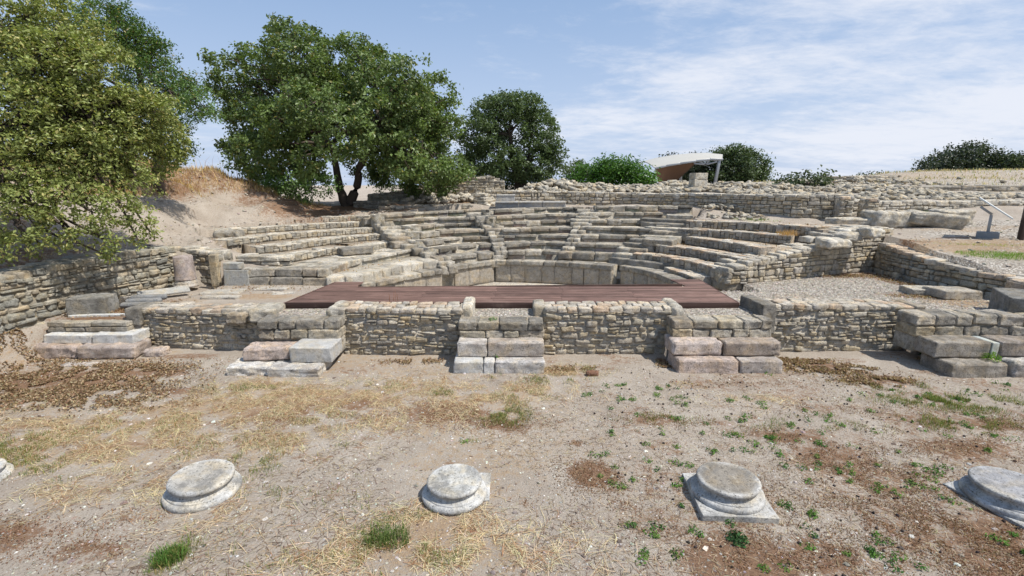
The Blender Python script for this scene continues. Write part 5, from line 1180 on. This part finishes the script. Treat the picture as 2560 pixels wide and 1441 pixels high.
GREEN = [(425, 1392, .10, .07, 6), (975, 1345, .16, .10, 4), (1010, 1395, .22, .07, 2.5), (20, 1125, .35, .18, 1.2), (60, 1160, .3, .1, .8), (150, 1180, .3, .08, .6), (640, 975, .55, .10, .9), (560, 1130, .7, .18, .45), (660, 1240, .16, .05, 1), (640, 1160, .25, .08, .8), (1265, 1030, .22, .22, 1.0), (1300, 990, .3, .15, .8), (1110, 985, .15, .1, 1.2), (1380, 950, .4, .12, 1.2), (1450, 925, .2, .1, 1), (800, 1050, .6, .2, .3), (1130, 1390, .15, .05, .8), (950, 970, .4, .15, .3), (350, 1060, .6, .2, .4), (2440, 1010, .55, .16, 2.2), (2330, 1000, .5, .1, 2.4), (2250, 970, .35, .07, 2.2), (2380, 1060, .5, .14, 1.6), (1650, 1050, .35, .1, .8), (2000, 1060, .7, .15, .6), (1260, 1040, .25, .18, 1.5), (1255, 945, .15, .06, .7), (440, 1255, .12, .03, 1), (1060, 1290, .1, .03, .8), (1190, 1100, .1, .04, .3), (860, 1120, .06, .03, .8), (700, 1400, .4, .1, .3), (840, 1260, .3, .15, .2)]
GREEN = [(a, b, c, d * (1.8 if b > 1090 else 1.2), e) for a, b, c, d, e in GREEN]
xy = front_only(scatter(GREEN, 40000, k=.85, thr=.50)); n = len(xy)
c1 = cvar((.13, .18, .045), n, .22); ym = RNG.random(n) < .3; c1[ym] = cvar((.32, .26, .10), ym.sum(), .2)
V, Fs, C = blades(on_ground(xy, -.005), RNG.uniform(.02, .075, n), RNG.uniform(.003, .006, n), c1, .7)
tag(mesh_obj('grass', V, Fs, C, M_GRASS, smooth=False), 'short green and yellowish grass blades growing in the bare soil', 'grass', kind='stuff')
def strands(xy, L, wd, C, dz=.006, arch=.03):
    n = len(xy); th = RNG.normal(.25, .9, n) + (RNG.random(n) < .3) * 1.4; d = np.stack([np.cos(th), np.sin(th)], 1); cv = RNG.normal(size=n) * .25; s = np.stack([-d[:, 1], d[:, 0]], 1); K = 4; rows = []
    for i in range(K):
        f = i / (K - 1); q = xy + d * (L * (f - .5))[:, None] + s * (L * cv * (f - .5)**2)[:, None]
        z = ground(q[:, 0], q[:, 1]) + dz + arch * RNG.random(n) * math.sin(math.pi * f) * L / .2
        w = wd * (1 - .5 * f) / 2; rows.append(np.stack([np.column_stack([q - s * w[:, None], z]), np.column_stack([q + s * w[:, None], z])], 1))
    V = np.stack(rows, 1).reshape(n, K * 2, 3); k = np.arange(n)[:, None] * K * 2
    Fc = np.concatenate([k + np.array([[2 * i, 2 * i + 1, 2 * i + 3, 2 * i + 2]]) for i in range(K - 1)])
    return V.reshape(-1, 3), Fc, np.repeat(C, K * 2, 0)
xy = front_only(scatter(STRAW, 36000, k=.72, thr=.45)); n = len(xy)
col = np.where(RNG.random((n, 1)) < .35, cvar((.36, .21, .12), n, .25), cvar((.60, .50, .34), n, .22))
V, Fc, C = strands(xy, RNG.uniform(.05, .24, n), RNG.uniform(.003, .006, n), col)
tag(mesh_obj('straw', V, Fc, C, M_GRASS, smooth=False), 'dry straw lying in patches on the soil', 'straw', kind='stuff')
n = 48000; yy = 2.3 + 6.3 * RNG.random(n)**1.3; xx = RNG.uniform(-1, 1, n) * (1.15 * yy + 2.2); xy = np.column_stack([xx, yy])
q = fbm2(xx, yy, 1.4, 4, 91); kk = (q + np.clip(xx / 12, -.08, .12) > .49) & (np.abs(xx) < 9.4) & (yy < 8.4); xy = xy[kk]; n = len(xy)
col = np.where(RNG.random((n, 1)) < .55, cvar((.16, .10, .068), n, .3), cvar((.46, .37, .26), n, .25))
V, Fc, C = strands(xy, RNG.uniform(.03, .11, n), RNG.uniform(.003, .006, n), col, .004, .015)
tag(mesh_obj('twigs', V, Fc, C, M_GRASS, smooth=False), 'tiny dry twigs and stems strewn over the soil', 'twigs', kind='stuff')
# brown crumbly dead plants
xy = front_only(scatter([(a, b, c, d, e) for a, b, c, d, e in DUFF], 85000, k=.66, thr=.44)); n = len(xy)
V1 = leaves_mesh(on_ground(xy, .006), unit(RNG.normal(size=(n, 3)) + np.array([0, 0, .8])), RNG.uniform(.010, .032, n), RNG.uniform(.004, .012, n), np.where(RNG.random((n, 1)) < .25, cvar((.36, .26, .17), n), cvar((.19, .10, .058), n, .35)))
tag(mesh_obj('dead_plants', *V1, M_GRASS, smooth=False), 'reddish brown crumbled dead plants on the soil', 'dead plants', kind='stuff')
# fallen oak leaves gathered at the walls
LL = [(150, 960, 1.5, .75, 1.5), (40, 890, 1.0, .8, 1.5), (330, 920, 1.0, .18, .8), (440, 890, .6, .12, .7), (1985, 905, .45, .18, 5), (2080, 925, .6, .18, 4), (2190, 955, .5, .18, 2.5), (2240, 890, .5, .1, 1.2), (1660, 915, .10, .22, 3), (1040, 905, .5, .10, 1.2), (1420, 925, .4, .12, .8), (1150, 895, .12, .2, 1.5), (2320, 905, .25, .12, 1), (720, 905, .8, .08, .3), (1720, 960, .5, .15, .12), (250, 1010, 1.2, .2, .4)]
xy = front_only(scatter(LL, 44000, k=.62)); n = len(xy)
hi_spots = [(-8.3, 10.3, .8, .6, .62, 1500), (9.7, 13.55, 1.3, .25, .75, 900), (10.15, 12.6, .25, .8, .75, 500), (9.5, 11.0, .7, .25, .75, 400), (-6.2, 11.9, 1.2, .5, .75, 350), (-11, 11, 1.5, 3, 0, 900), (-12.5, 9, 1.5, 1.5, 0, 700)]
ex = [np.column_stack([RNG.normal(a, s1 * .6, m), RNG.normal(b, s2 * .6, m)]) for a, b, s1, s2, _, m in hi_spots]
P = on_ground(np.concatenate([xy] + ex), .012); P[:, 2] += RNG.random(len(P)) * .025; n = len(P)
V1 = leaves_mesh(P, unit(RNG.normal(size=(n, 3)) * .8 + np.array([0, 0, 1.0])), RNG.uniform(.03, .065, n), RNG.uniform(.016, .032, n), np.where(RNG.random((n, 1)) < .35, cvar((.42, .32, .21), n), cvar((.22, .14, .085), n, .35)))
tag(mesh_obj('fallen_leaves', *V1, M_GRASS, smooth=False), 'brown fallen oak leaves gathered against the walls and steps', 'fallen leaves', kind='stuff')
Ps = []
for w in 'LMCRQ':
    for k, l in enumerate(LIP[w]):
        if l is None or k == 0: continue
        pa = Path(smooth_pts(l, 2)); m = int(pa.L * (26 if w in 'LQ' else 14))
        for _ in range(m):
            t_ = RNG.random() * pa.L; tg = pa.tan(t_); nr = np.array([tg[1], -tg[0]]); q = pa.at(t_) - nr * (.62 + .12 * RNG.normal()); Ps.append((q[0], q[1], ZL[w][k] + .02))
P = np.array(Ps); P = P[fbm2(P[:, 0], P[:, 1], 1.5, 3, 8) > .45]; n = len(P); P[:, 2] += RNG.random(n) * .02
V1 = leaves_mesh(P, unit(RNG.normal(size=(n, 3)) * .8 + np.array([0, 0, 1.0])), RNG.uniform(.03, .08, n), RNG.uniform(.015, .035, n), np.where(RNG.random((n, 1)) < .4, cvar((.40, .27, .14), n), cvar((.24, .14, .08), n, .3)))
tag(mesh_obj('fallen_leaves', *V1, M_GRASS, smooth=False), 'brown dry leaves lying on the seat treads', 'fallen leaves', kind='stuff')
n = 5200; xy = np.column_stack([RNG.uniform(-13, -5.5, n), RNG.uniform(10.5, 23, n)]); zz = ground(xy[:, 0], xy[:, 1]); xy = xy[(zz > 1.45) & (fbm2(xy[:, 0], xy[:, 1], 1.2, 4, 30) > .5)]; n = len(xy)
V, Fc, C = strands(xy, RNG.uniform(.05, .22, n), RNG.uniform(.006, .012, n), np.where(RNG.random((n, 1)) < .6, cvar((.17, .115, .08), n, .3), cvar((.42, .33, .22), n, .2)), .01, .04)
tag(mesh_obj('twigs', V, Fc, C, M_GRASS, smooth=False), 'dry stems strewn over the bare bank', 'twigs', kind='stuff')
# pebbles
PH = (1 + 5**.5) / 2
ICO = unit(np.array([(-1, PH, 0), (1, PH, 0), (-1, -PH, 0), (1, -PH, 0), (0, -1, PH), (0, 1, PH), (0, -1, -PH), (0, 1, -PH), (PH, 0, -1), (PH, 0, 1), (-PH, 0, -1), (-PH, 0, 1)]))
ICF = np.array([(0, 11, 5), (0, 5, 1), (0, 1, 7), (0, 7, 10), (0, 10, 11), (1, 5, 9), (5, 11, 4), (11, 10, 2), (10, 7, 6), (7, 1, 8), (3, 9, 4), (3, 4, 2), (3, 2, 6), (3, 6, 8), (3, 8, 9), (4, 9, 5), (2, 4, 11), (6, 2, 10), (8, 6, 7), (9, 8, 1)])
def stones(P, s, C, flat=.5, jit=.22):
    n = len(P); V = ICO[None] * (1 + jit * RNG.normal(size=(n, 12, 1))) * s[:, None, None] * np.stack([np.ones(n), RNG.uniform(.6, 1, n), np.full(n, flat)], 1)[:, None]
    th = RNG.uniform(0, 6.3, n); c, q = np.cos(th)[:, None], np.sin(th)[:, None]; X = V[..., 0] * c - V[..., 1] * q; Yy = V[..., 0] * q + V[..., 1] * c; V = np.stack([X, Yy, V[..., 2]], -1) + P[:, None]
    return V.reshape(-1, 3), (ICF[None] + np.arange(n)[:, None, None] * 12).reshape(-1, 3), np.repeat(C, 12, 0)
n = 26000; yy = 2.3 + 6.6 * RNG.random(n)**1.25; xx = RNG.uniform(-1, 1, n) * (1.15 * yy + 2.2); keep = (np.abs(xx) < 9.3) & (RNG.random(n) < np.clip(.95 - xx * .09, .35, 1))
P = on_ground(np.column_stack([xx, yy])[keep], .001); n = len(P); s = .0055 + .013 * RNG.random(n)**2.6 + (RNG.random(n) < .012) * .02
col = np.where(RNG.random((n, 1)) < .5, cvar((.70, .68, .64), n, .15), cvar((.36, .31, .27), n, .25)); col[RNG.random(n) < .1] = (.2, .15, .13)
V, Fc, C = stones(P, s, col); tag(mesh_obj('pebbles', V, Fc, C, M_ST, smooth=False), 'small white and grey pebbles strewn over the soil', 'pebbles', kind='stuff')
# gravel chips inside the stage
n = 16000; xx = RNG.uniform(-4.9, 10.6, n); yy = RNG.uniform(8.95, 13.8, n); keep = ~((np.abs(xx) < 4.8) & (yy > 9.9)); xy = np.column_stack([xx, yy])[keep]
P = on_ground(xy, .004); P = P[(P[:, 2] > .6) & (P[:, 2] < .95)]; n = len(P)
V, Fc, C = stones(P, RNG.uniform(.010, .026, n), cvar((.56, .51, .44), n, .24), .45); tag(mesh_obj('gravel', V, Fc, C, M_ST, smooth=False), 'pale grey gravel spread beside the wooden deck', 'gravel', kind='stuff')
# dark galls and droppings
n = 420; xy = np.column_stack([RNG.uniform(1.2, 8.5, n), RNG.uniform(2.6, 8.4, n)]); xy = xy[fbm2(xy[:, 0], xy[:, 1], .8, 3, 5) > .42]; e = scatter([(230, 1000, 1.4, .5, 1), (100, 1030, 1, .4, 1)], 160); xy = np.concatenate([xy, e])
V, Fc, C = stones(on_ground(xy, .008), RNG.uniform(.010, .020, len(xy)), cvar((.06, .045, .045), len(xy), .3), .8); tag(mesh_obj('oak_galls', V, Fc, C, M_ST, smooth=True), 'small dark brown balls scattered over the soil', 'oak galls', kind='stuff')
# leafy weeds
WD = [(1560, 965), (1470, 990), (1750, 1080), (1690, 1000), (1860, 1050), (2000, 1050), (2060, 1090), (2130, 1000), (2190, 985), (2260, 985), (2330, 1010), (2400, 1005), (2450, 1040), (2380, 1050), (2270, 1050), (2180, 1080), (1620, 1105), (1700, 1262), (2090, 1385), (2200, 1350), (2010, 1330), (1930, 1090), (1990, 1160), (2110, 1170), (1735, 1330), (1920, 1100), (1830, 1090), (2300, 1080), (2070, 1050), (1970, 1060), (1500, 980), (1655, 1080), (1550, 1000), (2040, 1200), (1620, 1320), (1630, 1395), (1760, 1060), (2350, 1170), (2290, 1170), (1900, 1010), (2240, 1130), (1170, 1110), (1860, 1200), (2500, 960), (2510, 975), (1910, 938), (1790, 1130), (2150, 1120), (2215, 1400), (1700, 1050), (2000, 1100), (1880, 1130), (2100, 1060), (2170, 1030), (1680, 1120), (2230, 1010), (1950, 1130), (2420, 1070), (2480, 1090), (1640, 990)]
_r = random.Random(5)
WD += [(_r.uniform(1500, 2540), _r.uniform(955, 1230)) for _ in range(55)] + [(_r.uniform(1550, 2540), _r.uniform(1230, 1420)) for _ in range(14)]
def weed_arrays(x, y, n, rad, hh, ll, col, z=None):
    th = RNG.uniform(0, 6.3, n); rr = rad * RNG.random(n)**.6; P = np.column_stack([x + rr * np.cos(th), y + rr * np.sin(th)]); z = gz(x, y) if z is None else z
    P = np.column_stack([P, z + hh * RNG.random(n) * (1 - .5 * rr / rad) + .006]); N = unit(np.column_stack([np.cos(th), np.sin(th), np.full(n, 1.1)]) + .5 * RNG.normal(size=(n, 3)))
    L = ll * RNG.uniform(.6, 1.2, n); return leaves_mesh(P, N, L, L * .5, cvar(col, n, .2))
Vs, Fs, Cs, off = [], [], [], 0
for px, py in WD:
    x, y = uz(px, py, 0)
    for _ in range(random.choice([1, 2, 3])):
        a, b = x + random.gauss(0, .06), y + random.gauss(0, .05); V, Fc, C = weed_arrays(a, b, random.randint(14, 34), random.uniform(.03, .075), random.uniform(.03, .07), .034, random.choice([(.10, .20, .04), (.13, .21, .05), (.07, .15, .04)])); Vs.append(V); Fs.append(Fc + off); Cs.append(C); off += len(V)
tag(mesh_obj('weeds', np.concatenate(Vs), np.concatenate(Fs), np.concatenate(Cs), M_GRASS, smooth=False), 'small bright green leafy weeds dotted over the soil at the right', 'weeds', kind='stuff')
def weed(nm, label, px, py, n, rad, hh, ll, col, z=0.0):
    x, y = uz(px, py, z); V, Fc, C = weed_arrays(x, y, n, rad, hh, ll, col, z); o = mesh_obj(nm, V, Fc, C, M_GRASS, smooth=False, loc=(x, y, z)); return tag(o, label, 'plant')
weed('weed_plant', 'dark green leafy rosette in front of the plinthed column base', 1842, 1352, 150, .10, .08, .045, (.045, .10, .035))
weed('weed_plant', 'bright green weed growing before the marble strip of the dark steps', 2478, 900, 130, .13, .16, .05, (.13, .24, .03), .26)
weed('weed_plant', 'green weed growing from the joint of the pale marble steps', 1240, 893, 45, .07, .06, .03, (.10, .20, .04), .22)
weed('weed_plant', 'green tuft left of the dark steps at the far right', 2300, 885, 80, .12, .10, .04, (.07, .14, .04), 0)
weed('weed_plant', 'small green plant on the top course below the upright blocks of the gap', 1232, 800, 60, .09, .06, .04, (.16, .22, .10), .78)
def tuft(label, px, py, z, n, rad, h, col, Y=None, nm='grass_tuft', stuff=False):
    x, y = uz(px, py, z) if Y is None else ud(px, py, Y)[:2]
    zz = z if Y is None else gz(x, y)
    q = RNG.random(n)**.7 * rad; th = RNG.uniform(0, 6.3, n); xy = np.column_stack([x + q * np.cos(th), y + q * .8 * np.sin(th)]); P = np.column_stack([xy, np.full(n, zz)])
    V, Fs, C = blades(P, RNG.uniform(.4, 1, n) * h, RNG.uniform(.004, .009, n), cvar(col, n, .2), .6); o = mesh_obj(nm, V, Fs, C, M_GRASS, smooth=False, loc=(x, y, zz)); return tag(o, label, 'grass', kind='stuff') if stuff else tag(o, label, 'grass tuft')
tuft('thick green grass tuft at the bottom left of the ground', 422, 1398, 0, 420, .15, .11, (.09, .17, .035))
tuft('larger loose green grass tuft at the bottom centre left', 972, 1350, 0, 420, .22, .13, (.12, .17, .05))
tuft('dry orange grass tuft on the second seat row from the top at the right', 1968, 589, 1.82, 260, .3, .22, (.50, .30, .13))
tuft('green weeds at the foot of the long back wall', 1895, 552, 2.05, 200, .9, .12, (.22, .32, .06), nm='grass', stuff=True)
tuft('dark reddish dry stalks standing before the left edge of the deck', 985, 760, .86, 12, .12, .32, (.26, .12, .07))
tuft('bright green patch of grass on the right terrace at the picture edge', 2520, 640, 1.55, 2600, 1.1, .07, (.17, .28, .05), nm='grass', stuff=True)
tuft('yellow-green grass strip between the terrace path and the sign', 2420, 606, 1.7, 1500, 1.3, .06, (.34, .36, .08), nm='grass', stuff=True)
tuft('small bushy green plant on the low wall right of the boulders', 2322, 500, 2.6, 300, .28, .3, (.12, .22, .04), Y=18.6)
# dry grass on the mound crest and green tufts
n = 26000; xy = np.column_stack([RNG.uniform(-17, -8.6, n), RNG.uniform(13.5, 24, n)]); z = ground(xy[:, 0], xy[:, 1]); k = (z > 2.85 + .5 * (fbm2(xy[:, 0], xy[:, 1], .9, 3, 3) - .5)) | ((xy[:, 1] > 21.4) & (xy[:, 0] > -10.5) & (RNG.random(n) < .25)); P = np.column_stack([xy, z])[k]; n = len(P)
hh = RNG.uniform(.06, .22, n) + (RNG.random(n) < .02) * RNG.uniform(.2, .6, n)
col = np.where(RNG.random((n, 1)) < .4, cvar((.30, .17, .08), n, .25), cvar((.56, .41, .19), n, .2))
V, Fs, C = blades(P, hh, RNG.uniform(.008, .016, n), col, .8); tag(mesh_obj('dry_grass', V, Fs, C, M_GRASS, smooth=False), 'golden and rusty dry grass covering the top of the mound', 'dry grass', kind='stuff')
n = 4500; xy = np.column_stack([RNG.uniform(20, 44, n), RNG.uniform(28, 44, n)]); P = on_ground(xy); V, Fs, C = blades(P, RNG.uniform(.05, .22, n), RNG.uniform(.02, .05, n), np.where(RNG.random((n, 1)) < .12, cvar((.14, .2, .05), n), cvar((.48, .40, .27), n, .2)), .8)
tag(mesh_obj('dry_grass', V, Fs, C, M_GRASS, smooth=False), 'dry yellow grass on the hill at the right', 'dry grass', kind='stuff')
# scattered stones on the bare bank and terrace
n = 2200; xy = np.column_stack([RNG.uniform(-13, -5, n), RNG.uniform(11, 22, n)]); P = on_ground(xy, .01); P = P[P[:, 2] > 1.5]; m = 900; xy = np.column_stack([RNG.uniform(10.8, 18, m), RNG.uniform(9, 17.5, m)]); P = np.concatenate([P, on_ground(xy, .01)]); n = len(P)
V, Fc, C = stones(P, .012 + .05 * RNG.random(n)**4, cvar((.48, .44, .38), n, .2), .5); tag(mesh_obj('loose_stones', V, Fc, C, M_ST, smooth=False), 'loose pale stones on the bare bank and on the terrace path', 'stones', kind='stuff')
